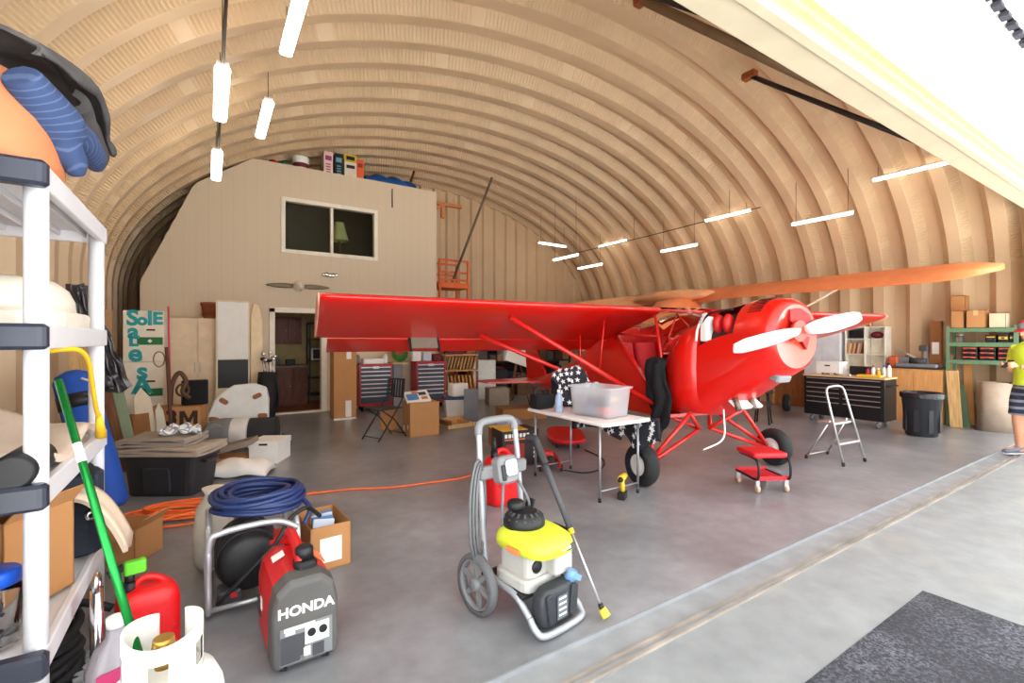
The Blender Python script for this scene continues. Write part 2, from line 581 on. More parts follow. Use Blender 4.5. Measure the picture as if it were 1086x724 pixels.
# top deck, floor between storeys, kitchen shell
iw = mat('kitchen_wall', (188, 164, 110), .7)
struct(MB().prism([(.74, 5.04), (4.53, 5.04), (4.53, 5.1), (.72, 5.1)], (0, RY + .12, 0), (1, 0, 0), (0, 0, 1), (0, 1, 0), 2.2).build('ceiling_room', paint))
struct(MB().box2((-.95, RY + .12, 2.5), (4.53, 12.9, 2.6)).build('floor_upper', iw))
struct(MB().box2((-.9, 12.4, .02), (4.53, 12.5, 2.5)).build('wall_kitchen', iw))
struct(MB().box2((-.5, RY + .12, .02), (-.42, 12.4, 2.5)).build('wall_kitchen_left', iw))
struct(MB().box2((-.95, RY + .001, 0.001), (4.53, 12.4, .022)).build('floor_kitchen', wood('kitchen_floor', (120, 66, 36), (160, 98, 60), axis=0)))
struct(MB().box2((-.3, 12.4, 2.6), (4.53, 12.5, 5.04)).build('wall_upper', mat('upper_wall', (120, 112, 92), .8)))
# door casing
casing = mat('white_trim_paint', (238, 230, 212), .45)
dc = MB()
for a, b in (((DX0 - .09, RY - .03, 0), (DX0 + .01, RY + .14, DZ + .09)), ((DX1 - .01, RY - .03, 0), (DX1 + .1, RY + .14, DZ + .09)), ((DX0 - .09, RY - .03, DZ), (DX1 + .1, RY + .14, DZ + .1)), ((DX0, RY - .06, 0), (DX1, RY + .14, .03))):
    dc.box2(a, b)
struct(dc.build('door_2', casing, bevel=.006))
# window
glassm = mat('dark_glass', (235, 240, 238), .03, trans=1.0, noise=0, ior=1.2)
wf = MB()
for a, b in (((WX0 - .07, RY - .03, WZ0 - .07), (WX0 + .01, RY + .12, WZ1 + .07)), ((WX1 - .01, RY - .03, WZ0 - .07), (WX1 + .07, RY + .12, WZ1 + .07)), ((WX0, RY - .03, WZ0 - .07), (WX1, RY + .12, WZ0 + .01)), ((WX0, RY - .03, WZ1 - .01), (WX1, RY + .12, WZ1 + .07)), ((2.2, RY + .0, WZ0), (2.26, RY + .1, WZ1))):
    wf.box2(a, b)
wfo = struct(wf.build('window_1', casing, bevel=.006))
for xa, xb in ((WX0, 2.2), (2.26, WX1)):
    MB().box2((xa, RY + .05, WZ0), (xb, RY + .056, WZ1)).build('glass', glassm, wfo)

# ================================================================ strip lights
tube_m = emit('lit_tube', (255, 246, 232), 5.0)
hous = mat('lamp_housing', (236, 230, 216), .5)
def light(a, b, w, h, label, grp, chains=True):
    a = Vector(a); b = Vector(b)
    L = (b - a).length
    c = (a + b) / 2
    ang = math.degrees(math.atan2((b - a).y, (b - a).x))
    t = thing('strip_light', label, 'light', c, ang, grp)
    MB().box((0, 0, h / 2 + .012), (L, w * .8, .03)).build('housing', hous, t, bevel=.006)
    MB().rbox((0, 0, 0), (L * .98, w, h), r=w * .3, axis=0).build('diffuser', tube_m, t)
    for q in (-.42, .42):
        p = a.lerp(b, .5 + q)
        zc = arch_z(p.x) - .02
        MB().cyl((L * q, 0, h / 2 + .02), (L * q, 0, zc - c.z), .005, n=6).build('hanging_wire', mat('wire_dark', (70, 58, 46), .6), t)
    return t
G1, G2 = 'strip lights hung along the left of the ceiling', 'strip lights hung along the right of the ceiling'
light((.70, 4.35, 4.6), (.70, 5.6, 4.6), .13, .07, 'white strip light topmost in the picture, hung over the left of the hangar', G1)
light((.66, 6.85, 4.6), (.66, 8.1, 4.6), .13, .07, 'white strip light right of the other hanging lights, in front of the beige wall top', G1)
light((.11, 5.05, 4.0), (.11, 6.25, 4.0), .13, .07, 'white strip light on the upper end of the vertical dark conduit', G1)
light((.10, 7.35, 4.0), (.10, 8.6, 4.0), .13, .07, 'white strip light lowest on the left, against the beige wall corner', G1)
light((10.12, 2.55, 4.4), (10.12, 3.65, 4.4), .06, .05, 'long strip light nearest the open door header on the right', G2)
light((10.15, 5.95, 4.4), (10.15, 7.1, 4.4), .06, .05, 'strip light second from the door in the upper right row', G2)
light((10.2, 9.7, 4.4), (10.2, 10.85, 4.4), .06, .05, 'strip light deepest in the upper right row above the far red wing', G2)
light((10.0, 3.9, 3.86), (10.0, 5.0, 3.86), .06, .05, 'strip light low on the right, above the orange wing', G2)
light((10.0, 7.2, 3.83), (10.0, 8.3, 3.83), .06, .05, 'strip light of the lower right row, middle of its three', G2)
light((10.0, 10.5, 3.8), (10.0, 11.6, 3.8), .06, .05, 'lowest strip light by the back wall', G2)
light((8.45, 9.8, 3.83), (8.45, 10.9, 3.83), .06, .05, 'strip light by the back wall, between the crossways one and the lowest one', G2)
light((8.4, 11.55, 4.45), (9.5, 11.6, 4.45), .06, .05, 'strip light hung crossways by the back wall', G2)
for ya, yb, lb in ((3.2, 5.0, 'dark conduit running from the top of the picture to the left hanging light'), (6.3, 7.3, 'short dark conduit between the two left lights in front of the wall corner')):
    tag(MB().tube([(.11, ya, 4.02), (.11, yb, 4.02)], .014, n=6).tube([(.11, (ya + yb) / 2, 4.02), (.11, (ya + yb) / 2, arch_z(.11) - .03)], .006, n=6).build('conduit', mat('wire_dark', (70, 58, 46), .6)), lb, 'conduit')
cd = MB()
cd.tube([(9.75, 5.5, 4.3), (9.75, 8.5, 4.25), (9.75, 11.9, 4.25)], .012, n=6)
for yy in (6.2, 9.0, 11.5): cd.cyl((9.75, yy, 4.25), (9.75, yy, arch_z(9.75) - .03), .006, n=6)
tag(cd.build('conduit', mat('wire_dark', (70, 58, 46), .6)), 'thin dark conduit line linking the right hand lights', 'conduit')
# ================================================================ red high-wing aeroplane
PL = thing('aeroplane', 'red two-seat high-wing taildragger aeroplane parked nose towards the open door', 'aeroplane', (4.78, 3.24, 0), -8.7)
FAB = mat('red_fabric', (214, 20, 10), .3, noise=.06, scale=1.2, coat=.5, bump=.03, bscale=9)
def ring(y, hw, zb, zt, n=28, e=2.6, zc=None):
    """super-ellipse section at station y"""
    zc = (zb + zt) / 2
    o = []
    for i in range(n):
        a = 2 * PI * i / n
        c, s = math.cos(a), math.sin(a)
        o.append((hw * math.copysign(abs(c) ** (2 / e), c), y, zc + (zt - zb) / 2 * math.copysign(abs(s) ** (2 / e), s)))
    return o
# --- cowling (firewall back to nose); a hatch is open on the upper left
cs = []
st = [(-.16, .415, .70, 1.76, 3.2), (-.3, .41, .80, 1.84, 2.9), (-.45, .40, .90, 1.88, 2.7), (-.6, .39, .99, 1.91, 2.5), (-.72, .38, 1.07, 1.925, 2.4),
      (-.82, .37, 1.13, 1.925, 2.3), (-.90, .355, 1.18, 1.915, 2.2), (-.955, .33, 1.21, 1.89, 2.15), (-.985, .285, 1.25, 1.85, 2.1)]
for y, hw, zb, zt, e in st: cs.append(ring(y, hw, zb, zt, 28, e))
mb = MB()
mb.loft(cs, cap=False, skip=lambda i, j: i in (0, 1, 2) and j in (9, 10, 11, 12))
cow = mb.build('cowling', FAB, PL)
# nose bowl: dished front with two inlets
mb = MB()
f0 = ring(-.985, .285, 1.25, 1.85, 28, 2.1)
f1 = ring(-.975, .25, 1.29, 1.81, 28, 2.0)
f2 = ring(-.93, .06, 1.51, 1.64, 28, 2.0)
for c in (f0, f1, f2): pass
n28 = 28
mb.m(0).loft([f0, f1, f2], cap=False)
for q, f in enumerate(mb.f):
    zc = sum(mb.v[k_][2] for k_ in f) / len(f)
    mb.mi[q] = 1 if zc < 1.56 else 0  # paler lower half: reflected light put into the colour
mb.m(0).sphere((0, -.93, 1.575), (.07, .05, .075), 16, 8)
mb.build('nose_bowl', [mat('nose_red', (222, 44, 26), .28, coat=.6), mat('nose_reflection', (206, 74, 46), .35, coat=.6)], cow)
inl = mat('inlet_dark', (150, 16, 12), .6)
for pl in ([(.01, .06), (.21, .02), (.235, .10), (.17, .19), (.06, .235), (-.10, .22), (-.09, .12)], [(.03, -.02), (.18, -.03), (.14, -.15)]):
    MB().prism(pl, (0, -.988, 1.575), (1, 0, 0), (0, 0, 1), (0, 1, 0), .03).build('air_inlet', inl, cow)
# louvres on the top of the cowl
for k in range(10):
    a = R(100 + k * 4.6)
    e_ = 2 / 2.35
    vs_ = []
    for y_, hw_, zb_, zt_ in ((-.70, .382, 1.055, 1.923), (-.84, .366, 1.143, 1.923)):
        for da in (-.9, .9):
            for off in (-.004, .0035):
                c_, s_ = math.cos(a + R(da)), math.sin(a + R(da))
                vs_.append(((hw_ + off) * math.copysign(abs(c_) ** e_, c_), y_, (zb_ + zt_) / 2 + ((zt_ - zb_) / 2 + off) * abs(s_) ** e_))
    MB().add(vs_, [(0, 1, 3, 2), (4, 6, 7, 5), (1, 5, 7, 3), (0, 2, 6, 4), (0, 4, 5, 1), (2, 3, 7, 6)]).build('louvre', mat('louvre_dark', (70, 10, 8), .6), cow)
# open hatch: white tank and red hoops inside the engine bay
mb = MB()
mb.loft([[(x * .9, y, 1.27 + (z - 1.27) * .88) for x, y, z in ring(yy, hw, zb, zt, 28, e)] for yy, hw, zb, zt, e in st[:4]], cap=True)
mb.build('engine_bay', mat('engine_bay_dark', (52, 40, 38), .7), cow)
mb = MB()
mb.rbox((-.345, -.24, 1.63), (.1, .13, .26), r=.04)
mb.cyl((-.36, -.24, 1.75), (-.38, -.24, 1.79), .03)
mb.build('coolant_tank', WHITE, cow)
for k, y in enumerate((-.38, -.5)):
    mb = MB()
    mb.sphere((-.33, y, 1.68), (.07, .05, .10), 14, 10)
    mb.build('engine_cylinder', REDM, cow)
mb = MB(); mb.tube(smoothpath([(-.38, -.2, 1.66), (-.39, -.3, 1.78), (-.36, -.42, 1.81), (-.33, -.56, 1.82)], 5), .012)
mb.build('hose', BLACK, cow)
# white hatch lip
mb = MB()
lip = [(-.415, -.16, 1.5), (-.40, -.16, 1.62), (-.36, -.17, 1.72)]
mb.tube(lip, .014, n=6)
mb.build('hatch_edge', WHITE, cow)
# chin scoop, exhausts, breather hose
mb = MB()
mb.rbox((-.05, -.83, 1.17), (.2, .16, .07), r=.03, rot=(R(24), 0, 0))
mb.build('chin_scoop', GREY, cow)
for x in (-.16, .06):
    mb = MB(); mb.cyl((x, -.42, .95), (x - .02, -.5, .80), .03, .032); mb.build('exhaust_pipe', mat('exhaust_steel', (120, 104, 92), .5, metal=.7), cow)
mb = MB(); mb.box((-.02, -.4, .89), (.36, .24, .03), rot=(R(35), 0, 0)); mb.build('belly_panel', WHITE, cow)
mb = MB(); mb.tube(smoothpath([(-.12, -.25, .80), (-.13, -.27, .66), (-.16, -.3, .52), (-.3, -.36, .46), (-.5, -.34, .40)], 5), .009, n=6)
mb.build('breather_hose', WHITE, cow)
# --- fuselage: front panel, tub, rear part
mb = MB()
secs = [ring(-.16, .415, .70, 1.76, 28, 3.2), ring(.1, .42, .68, 1.68, 28, 3.6), ring(.30, .42, .66, 1.42, 28, 4.2)]
mb.loft(secs, cap=True)
fus = mb.build('fuselage', FAB, PL)
tub = []
for y, zt, zb in ((.28, 1.36, .66), (.54, .93, .65), (.9, 1.22, .63), (1.4, 1.69, .62)):
    hw = .42 if y < 1 else .40
    tub.append((y, zt, zb, hw))
mb = MB()
for sx in (-1, 1):      # cabin side panels with the low point of the door cut-out
    pl = [(.28, .66), (.28, 1.02), (.40, .92), (.54, .92), (1.42, 1.72), (1.75, 1.74), (1.75, .62)]
    mb.prism(pl, (sx * .42, 0, 0), (0, 1, 0), (0, 0, 1), (-sx, 0, 0), .02)
mb.box2((-.41, .28, .62), (.41, 1.75, .66))
mb.build('cabin_side', FAB, PL)
mb = MB()
secs = []
for y, hw, zb, zt, e in ((1.72, .42, .62, 1.74, 5), (2.2, .34, .60, 1.42, 4), (3.0, .24, .57, 1.08, 3.4), (3.9, .13, .55, .86, 3), (4.5, .05, .56, .76, 3)):
    secs.append(ring(y, hw, zb, zt, 24, e))
mb.loft(secs)
mb.build('tail_cone', FAB, PL)
# cabin tubes
FR = mat('red_tube', (206, 26, 18), .35, coat=.4)
def fr(pts, r=.018, name='cabin_tube'):
    MB().tube(pts, r, n=8).build(name, FR, PL)
for sx in (-1, 1):
    fr([(sx * .41, .30, .70), (sx * .41, .38, 1.355), (sx * .40, .50, 1.86)])
    fr([(sx * .41, .52, .92), (sx * .40, 1.42, 1.72)], .03)
    fr(smoothpath([(sx * .40, .50, 1.80), (sx * .41, .9, 1.83), (sx * .41, 1.25, 1.76), (sx * .41, 1.5, 1.60)], 5), .022)
    fr([(sx * .40, .44, 1.56), (sx * .41, 1.3, 1.60)], .014)
fr([(-.40, .50, 1.86), (.40, .50, 1.86)]); fr([(-.40, .36, 1.36), (.40, .36, 1.36)])
fr([(-.40, 1.72, 1.78), (.40, 1.72, 1.78)])
fr([(-.36, .38, 1.40), (0, .56, 1.84)], .011); fr([(.36, .38, 1.40), (0, .56, 1.84)], .011)
# seats
for sx in (-1, 1):
    mb = MB()
    mb.rbox((sx * .2, 1.12, .90), (.36, .42, .14), r=.05)
    mb.rbox((sx * .2, 1.36, 1.2), (.36, .12, .56), r=.05, rot=(R(-12), 0, 0))
    mb.build('seat', mat('red_upholstery', (186, 24, 30), .7, bump=.2), PL)
mb = MB(); mb.rbox((.0, .45, 1.28), (.72, .06, .22), r=.02); mb.build('instrument_panel', BLACK, PL)
# windscreen: clear curved sheet
glz = mat('clear_acrylic', (246, 250, 250), .04, trans=1.0, noise=0, ior=1.08)
mb = MB()
def ws(u, v):
    a = PI * (1 - u)
    hw = .41 - .02 * v
    x = hw * math.cos(a)
    bow = math.sin(a)
    y0, y1 = .34 - .46 * bow, .50 - .06 * bow
    z0, z1 = 1.42 + .30 * bow, 1.87
    return (x, y0 + (y1 - y0) * v, z0 + (z1 - z0) * v)
mb.grid(ws, 18, 6, thick=.004)
mb.build('windscreen', glz, PL)
mb = MB()
mb.tube([ws(i / 18, 0) for i in range(19)], .012, n=6)
mb.tube([ws(i / 18, 1) for i in range(19)], .012, n=6)
mb.build('windscreen_edge', FR, PL)
# --- wings (washed to the ground attitude: leading edge high, trailing edge low)
PITCH = R(18)
def airfoil(c, n=14, t=.125):
    top, bot = [], []
    for i in range(n + 1):
        x = .5 * (1 - math.cos(PI * i / n))
        yt = 5 * t * (.2969 * math.sqrt(x) - .126 * x - .3516 * x * x + .2843 * x ** 3 - .1015 * x ** 4)
        cam = .035 * (1 - (x - .4) ** 2 / .36) if x > .4 else .035 * (1 - (.4 - x) ** 2 / .16)
        top.append((x * c, (cam + yt) * c)); bot.append((x * c, (cam * .6 - yt * .72) * c))
    return bot[::-1] + top[1:]
def wsec(x, yle, zle, c, p=PITCH):
    return [(x, yle + q * math.cos(p) + w * math.sin(p), zle - q * math.sin(p) + w * math.cos(p)) for q, w in airfoil(c)]
LE, ZLE, CH = .38, 1.87, 1.14
WT = mat('pale_wing_tip', (236, 170, 150), .4)
for sx in (-1, 1):
    mb = MB()
    xs = [.40, 1.3, 2.2, 3.1, 3.9, 4.04]
    secs = [wsec(sx * x, LE, ZLE + .006 * x, CH) for x in xs]
    secs.append(wsec(sx * 4.10, LE + .03, ZLE + .02, CH - .06))
    mb.loft(secs)
    wg = mb.build('wing', FAB, PL)
    mb = MB()
    mb.tube([(p[0] + sx * .012, p[1], p[2]) for p in wsec(sx * 4.09, LE + .02, ZLE + .02, CH - .05)], .011, n=6, closed=True)
    mb.build('wing_tip_edge', WT, wg)
    # drooped flaperon hung behind the trailing edge
    mb = MB()
    pf = R(30)
    tey, tez = LE + CH * math.cos(PITCH) + .0, ZLE - CH * math.sin(PITCH)
    secs = []
    for x in (.5, 2.2, 3.98):
        secs.append([(sx * x, tey + .015 + q * math.cos(pf) + w * math.sin(pf), tez + .012 - q * math.sin(pf) + w * math.cos(pf)) for q, w in airfoil(.30, 8)])
    mb.loft(secs)
    mb.build('flaperon', FAB, wg)
    # lift struts: front and rear, meeting low on the fuselage
    def wpt(s, q): return (sx * s, LE + q * math.cos(PITCH), ZLE - q * math.sin(PITCH) - .03)
    for q, s, yb in ((.27, 2.22, .42), (.88, 2.35, 1.05)):
        MB().tube([wpt(s, q), (sx * .43, yb, .74 if q < .5 else .78)], .026, n=8).build('lift_strut', FR, PL)
    MB().tube([wpt(1.0, .3), (sx * 1.02, LE + .36, 1.12)], .008, n=6).build('jury_strut', FR, PL)
    MB().tube([wpt(1.0, .85), (sx * 1.02, LE + .78, 1.14)], .008, n=6).build('jury_strut', FR, PL)
# centre section roof, clear
mb = MB(); mb.grid(lambda u, v: (-.41 + .82 * u, .46 + 1.1 * v, 1.905 - .22 * v * v), 6, 6, thick=.004); mb.build('skylight', glz, PL)
# grey bracket panel hanging under the outer wing
mb = MB()
mb.box((-2.95, 1.42, 1.51), (.30, .02, .2), rot=(R(-30), 0, 0))
mb.build('hinge_plate', mat('grey_green_plate', (120, 112, 98), .5), PL)
for x in (-3.11, -2.79): MB().box((x, 1.43, 1.5), (.03, .03, .25), rot=(R(-30), 0, 0)).build('hinge_plate_rail', BLACK, PL)
# --- tail
mb = MB()
mb.loft([[(sx2 * .012, y, z) for y, z, sx2 in ((3.9, .8, -1), (4.75, .7, -1), (4.75, .7, 1), (3.9, .8, 1))], [(sx2 * .012, y, z) for y, z, sx2 in ((4.4, 1.34, -1), (4.85, 1.3, -1), (4.85, 1.3, 1), (4.4, 1.34, 1))]], smooth=False)
mb.build('tail_fin', FAB, PL)
for sx in (-1, 1):
    MB().prism([(.05, 3.85), (1.15, 4.05), (1.2, 4.55), (.05, 4.7)], (0, 0, .72), (sx, 0, 0), (0, 1, 0), (0, 0, 1), .03).build('tailplane', FAB, PL)
MB().tube([(0, 4.4, .58), (0, 4.7, .2)], .015).build('tailwheel_spring', BLACK, PL)
MB().lathe([(.03, -.025), (.09, -.025), (.1, 0), (.09, .025), (.03, .025)], (0, 4.72, .1), 16, 'x').build('tailwheel', RUBBER, PL)
# --- propeller
MB().lathe([(.10, -1.02), (.10, -.99)], (0, 0, 1.6), 20, 'y').build('propeller_hub', mat('prop_hub', (190, 60, 40), .3), PL)
bl_front = mat('prop_blade', (196, 198, 202), .3, noise=.02)
for sx in (-1, 1):
    secs = []
    for k in range(9):
        r = .06 + .835 * k / 8
        w = [.05, .075, .085, .088, .085, .08, .074, .066, .042][k]
        tw = R(48 - 34 * k / 8)
        th = .02 - .012 * k / 8
        o = []
        for i in range(10):
            a = 2 * PI * i / 10
            cx, cz = w * math.cos(a), th * math.sin(a)
            o.append((sx * r, -1.04 + cz * math.cos(tw) + sx * cx * math.sin(tw) * .8, cx * math.cos(tw) * 1.0 - sx * cz * math.sin(tw)))
        secs.append([Matrix.Rotation(R(-10), 3, 'Y') @ Vector(p) + Vector((0, 0, 1.6)) for p in o])
    mb = MB(); mb.loft(secs)
    mb.build('propeller_blade', bl_front, PL)
# --- landing gear
def wheel(parent, c, r, w, rim, name='wheel'):
    mb = MB()
    prof = []
    for i in range(13):
        a = PI * i / 12
        prof.append((r - r * .28 + r * .28 * math.sin(a), -w / 2 * math.cos(a)))
    prof = [(r * .5, -w * .36)] + prof + [(r * .5, w * .36)]
    mb.lathe(prof, (0, 0, 0), 32, 'x', cap=False)
    o = mb.build(name, RUBBER, parent, loc=c)
    MB().lathe([(.02, -w * .30), (r * .2, -w * .42), (r * .24, -w * .3), (r * .45, -w * .28), (r * .52, -w * .36), (r * .52, w * .36), (r * .45, w * .28), (r * .2, w * .4), (.02, w * .3)], (0, 0, 0), 24, 'x').build('rim', rim, o)
    return o
for sx in (-1, 1):
    c = (sx * 1.0, 0, .222)
    wheel(PL, c, .222, .17, mat('white_rim', (228, 226, 220), .4))
    gl = [((sx * .40, -.06, .72), (sx * .88, 0, .25)), ((sx * .40, .42, .68), (sx * .88, .03, .25)), ((sx * .08, .12, .50), (sx * .88, .01, .22)), ((sx * .08, .12, .50), (sx * .40, .42, .67)), ((sx * .08, .12, .50), (sx * .40, -.06, .72))]
    for a, b in gl:
        MB().tube([a, b], .022, n=8).build('gear_leg', FR, PL)
    MB().cyl((sx * .86, 0, .222), (sx * 1.02, 0, .222), .02).build('axle', LGREY, PL)

# ================================================================ orange aeroplane behind
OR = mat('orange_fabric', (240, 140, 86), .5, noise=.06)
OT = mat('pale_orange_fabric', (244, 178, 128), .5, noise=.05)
OP = thing('aeroplane', 'orange high-wing aeroplane parked sideways behind the red one by the right wall', 'aeroplane', (10.45, 7.55, 0), 0)
for sy, yl in ((-1, 5.42), (1, 5.2)):
    mb = MB()
    secs = []
    for y in (.02, 1.5, 3.0, 4.4, 4.9, 5.15, yl):
        k = 1.0 if y < 5.1 else (.8 if y < yl else .35)
        c = 1.28 * (1 if y < 4.5 else k)
        x0 = .66 * (1 if y < 4.5 else (.8 + .2 * k))
        p = R(11)
        af = airfoil(1.0, 12, .17)
        # trailing edge towards -X, kept blunt
        secs.append([(x0 - c * q * math.cos(p) - w * c * math.sin(p) * .0, sy * y, 2.72 - c * q * math.sin(p) + w * c * (1.0 if q < .8 else 1.0) + (-.03 if w < .03 else .03) * min(1, k + .2)) for q, w in af])
    mb.loft(secs)
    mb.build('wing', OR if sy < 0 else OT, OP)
    MB().tube([(.1, sy * 3.2, 2.55), (.05, sy * .45, 1.05)], .022, n=8).build('lift_strut', mat('pale_strut', (232, 214, 190), .5), OP)
mb = MB()
secs = []
for x, hw, zb, zt in ((1.02, .2, 1.3, 1.72), (.8, .36, 1.05, 1.95), (.3, .42, .95, 2.05), (-.5, .42, .9, 2.6), (-1.3, .38, .85, 2.45), (-2.4, .24, .8, 1.7), (-3.6, .1, .75, 1.2)):
    secs.append([(x, q[0], q[2]) for q in ring(0, hw, zb, zt, 24, 3)])
mb.loft(secs)
mb.build('fuselage', OR, OP)
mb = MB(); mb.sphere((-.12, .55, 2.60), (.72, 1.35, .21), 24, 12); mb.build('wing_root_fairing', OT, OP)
for sx in (-1, 1):
    MB().tube([(.1, sx * .40, 1.0), (.15, sx * .85, .28)], .03).build('gear_leg', OR, OP)
    o = wheel(OP, (.15, sx * .95, .25), .25, .18, mat('grey_rim', (150, 150, 150), .5))
    o.rotation_euler = (0, 0, PI / 2)
MB().tube([(-3.5, 0, .78), (-3.7, 0, .1)], .02).build('tailwheel_spring', BLACK, OP)
MB().lathe([(.03, -.025), (.09, -.025), (.1, 0), (.09, .025), (.03, .025)], (-3.7, 0, .1), 16, 'y').build('tailwheel', RUBBER, OP)
MB().prism([(-3.0, 1.1), (-3.8, .95), (-3.85, 1.75), (-3.5, 1.8)], (0, -.015, 0), (1, 0, 0), (0, 0, 1), (0, 1, 0), .03).build('tail_fin', OR, OP)
# ================================================================ white resin shelf on the left
SH = thing('storage_shelf', 'tall white plastic shelving unit with black corner bands at the left edge', 'shelf', (-.75, 2.78, 0))
WP = mat('shelf_white', (226, 226, 230), .4, noise=.02)
NAVY = mat('shelf_band', (44, 48, 62), .35)
TIERS = [.46, 1.03, 1.57, 2.12]
for z in TIERS:
    mb = MB()
    mb.box2((-.26, -.56, z - .03), (.26, .56, z - .012))                       # deck
    for x in (-.27, .27): mb.box((x, 0, z - .04), (.03, 1.14, .085))
    for y in (-.57, .57): mb.box((0, y, z - .04), (.57, .03, .085))
    for k in range(5): mb.box((-.2 + k * .1, 0, z - .045), (.012, 1.1, .03))
    mb.build('shelf_board', WP, SH, bevel=.006)
    mb = MB()
    mb.rbox((0, -.578, z - .04), (.59, .06, .088), r=.025)
    mb.build('end_band', NAVY, SH)
zs = [0] + TIERS
for x in (-.25, .25):
    for y in (-.52, .52):
        MB().cyl((x, y, 0), (x, y, 2.08), .033, n=20).build('post', WP, SH)
SX, SYY = -.75, 2.78
# --- on the top board
o = MB().lathe([(.27, 0), (.272, .06), (.262, .2), (.235, .29), (.19, .36), (.1, .41), (.01, .425)], (0, 0, 0), 32).build('tub', mat('orange_tub', (196, 122, 82), .55), loc=(-.74, 2.47, 2.11))
tag(o, 'orange rounded tub upside down on the top board of the white shelf', 'tub')
# quilted blue mitt-shaped pad with two lobes
qb = bpy.data.materials.new('quilted_blue'); qb.use_nodes = True
nt = qb.node_tree; bs = nt.nodes['Principled BSDF']; bs.inputs['Roughness'].default_value = .85
tc = nt.nodes.new('ShaderNodeTexCoord'); wv = nt.nodes.new('ShaderNodeTexWave'); wv.wave_type = 'RINGS'; wv.rings_direction = 'SPHERICAL'; wv.inputs['Scale'].default_value = 14; wv.inputs['Distortion'].default_value = 1.2
nt.links.new(tc.outputs['Object'], wv.inputs['Vector'])
rp = nt.nodes.new('ShaderNodeValToRGB'); rp.color_ramp.elements[0].position = .86; rp.color_ramp.elements[1].position = .96
rp.color_ramp.elements[0].color = lin((50, 68, 106)); rp.color_ramp.elements[1].color = lin((76, 94, 132))
nt.links.new(wv.outputs['Fac'], rp.inputs['Fac']); nt.links.new(rp.outputs['Color'], bs.inputs['Base Color'])
mb = MB()
def mtube(pts, rad):
    P2 = smoothpath(pts, 6); m_ = len(pts) - 1; rr = []
    for i in range(len(P2)):
        q = i / 6; a_ = min(int(q), m_ - 1); rr.append(rad[a_] + (rad[a_ + 1] - rad[a_]) * (q - a_))
    mb.tube(P2, .05, n=18, radii=rr)
mtube([(-.08, -.20, .18), (-.05, -.12, .13), (-.02, -.05, .085), (.0, .0, .06)], [.055, .078, .09, .075])
mtube([(-.01, -.06, .07), (.0, -.03, .01), (.02, .0, -.04), (.03, .02, -.085)], [.062, .056, .048, .02])
mtube([(-.01, -.04, .10), (.025, .08, .08), (.04, .20, .06), (.045, .30, .04)], [.066, .062, .054, .024])
o = mb.build('quilted_mitt', qb, loc=(-.465, 2.48, 2.25))
rm = o.modifiers.new('fuse', 'REMESH'); rm.mode = 'VOXEL'; rm.voxel_size = .009; rm.use_smooth_shade = True
tag(o, 'blue quilted mitt with two lobes hanging over the edge of the top board', 'mitt')
mb = MB()
def jk(u, v):
    a_ = -PI * .15 + PI * 1.3 * v
    w_ = .10 + .07 * math.sin(PI * min(1, u * 1.15))
    xc = -.60 + .11 * u
    zc = 2.545 + .03 * math.sin(u * 4) - .05 * u * u
    return (xc + w_ * math.cos(a_), 2.30 + .78 * u + .02 * math.sin(v * 9), zc + .055 * math.sin(a_) + .012 * math.sin(u * 17 + v * 11))
mb.grid(jk, 26, 20, thick=.014)
mb.grid(lambda u, v: (-.475 + .03 * math.sin(v * 3), 2.62 + .46 * u, 2.53 - .02 * u - (.05 + .10 * u) * v + .01 * math.sin(u * 14)), 16, 8, thick=.03)
mb.m(1)
mb.tube(smoothpath([(-.50, 2.32, 2.535), (-.475, 2.6, 2.545), (-.455, 2.85, 2.52), (-.445, 3.07, 2.49)], 6), .008, n=6)
o = mb.build('jacket', [mat('charcoal_cloth', (78, 76, 76), .9, noise=.25, scale=9, bump=.4, bscale=60), BLACK])
tag(o, 'charcoal zipped jacket folded across the orange tub', 'jacket')
# --- second board: white plastic covers and a yellow lead
t = thing('plastic_cover', 'pair of cream plastic covers stacked on the second board', 'cover', (-.72, 2.9, 1.562))
mb = MB(); mb.rbox((0, 0, .04), (.44, .72, .08), r=.12); mb.build('base', mat('cream_plastic', (236, 228, 212), .4), t)
mb = MB()
mb.loft([[(p[0] * k, p[1] * k * 1.6, z) for p in [(.2 * math.cos(2 * PI * i / 24), .2 * math.sin(2 * PI * i / 24)) for i in range(24)]] for z, k in ((.08, 1.02), (.13, 1.0), (.18, .9), (.215, .7), (.23, .3))])
mb.build('dome', mat('cream_plastic', (236, 228, 212), .4), t)
mb = MB()
mb.tube(smoothpath([(-.52, 2.42, 1.475), (-.45, 2.56, 1.48), (-.43, 2.66, 1.43), (-.435, 2.78, 1.32), (-.44, 2.9, 1.2), (-.44, 2.98, 1.14)], 6), .010)
mb.cyl((-.44, 2.96, 1.16), (-.44, 3.02, 1.05), .012, .024, n=12)
o = mb.build('yellow_lead', YELLOW)
tag(o, 'yellow electric lead hanging below the second board of the white shelf', 'lead')
# --- third board: folded beige cloth, black canister, papers
mb = MB()
mb.grid(lambda u, v: (-.95 + .47 * u, 2.42 + .8 * v, 1.068 + .10 * (1 - u) + .03 * math.sin(v * 7 + u * 3) + .02 * math.sin(u * 8)), 16, 16, thick=.03)
o = mb.build('folded_cloth', mat('beige_cloth', (226, 206, 186), .9, bump=.2))
tag(o, 'beige cloth lying folded on the third board of the white shelf', 'cloth')
o = MB().lathe([(.05, -.14), (.06, -.13), (.06, .13), (.05, .14), (.02, .14)], (0, 0, 0), 24, 'y').build('canister', BLACK, loc=(-.545, 2.33, 1.08))
tag(o, 'black cylindrical canister lying at the front of the third board', 'canister')
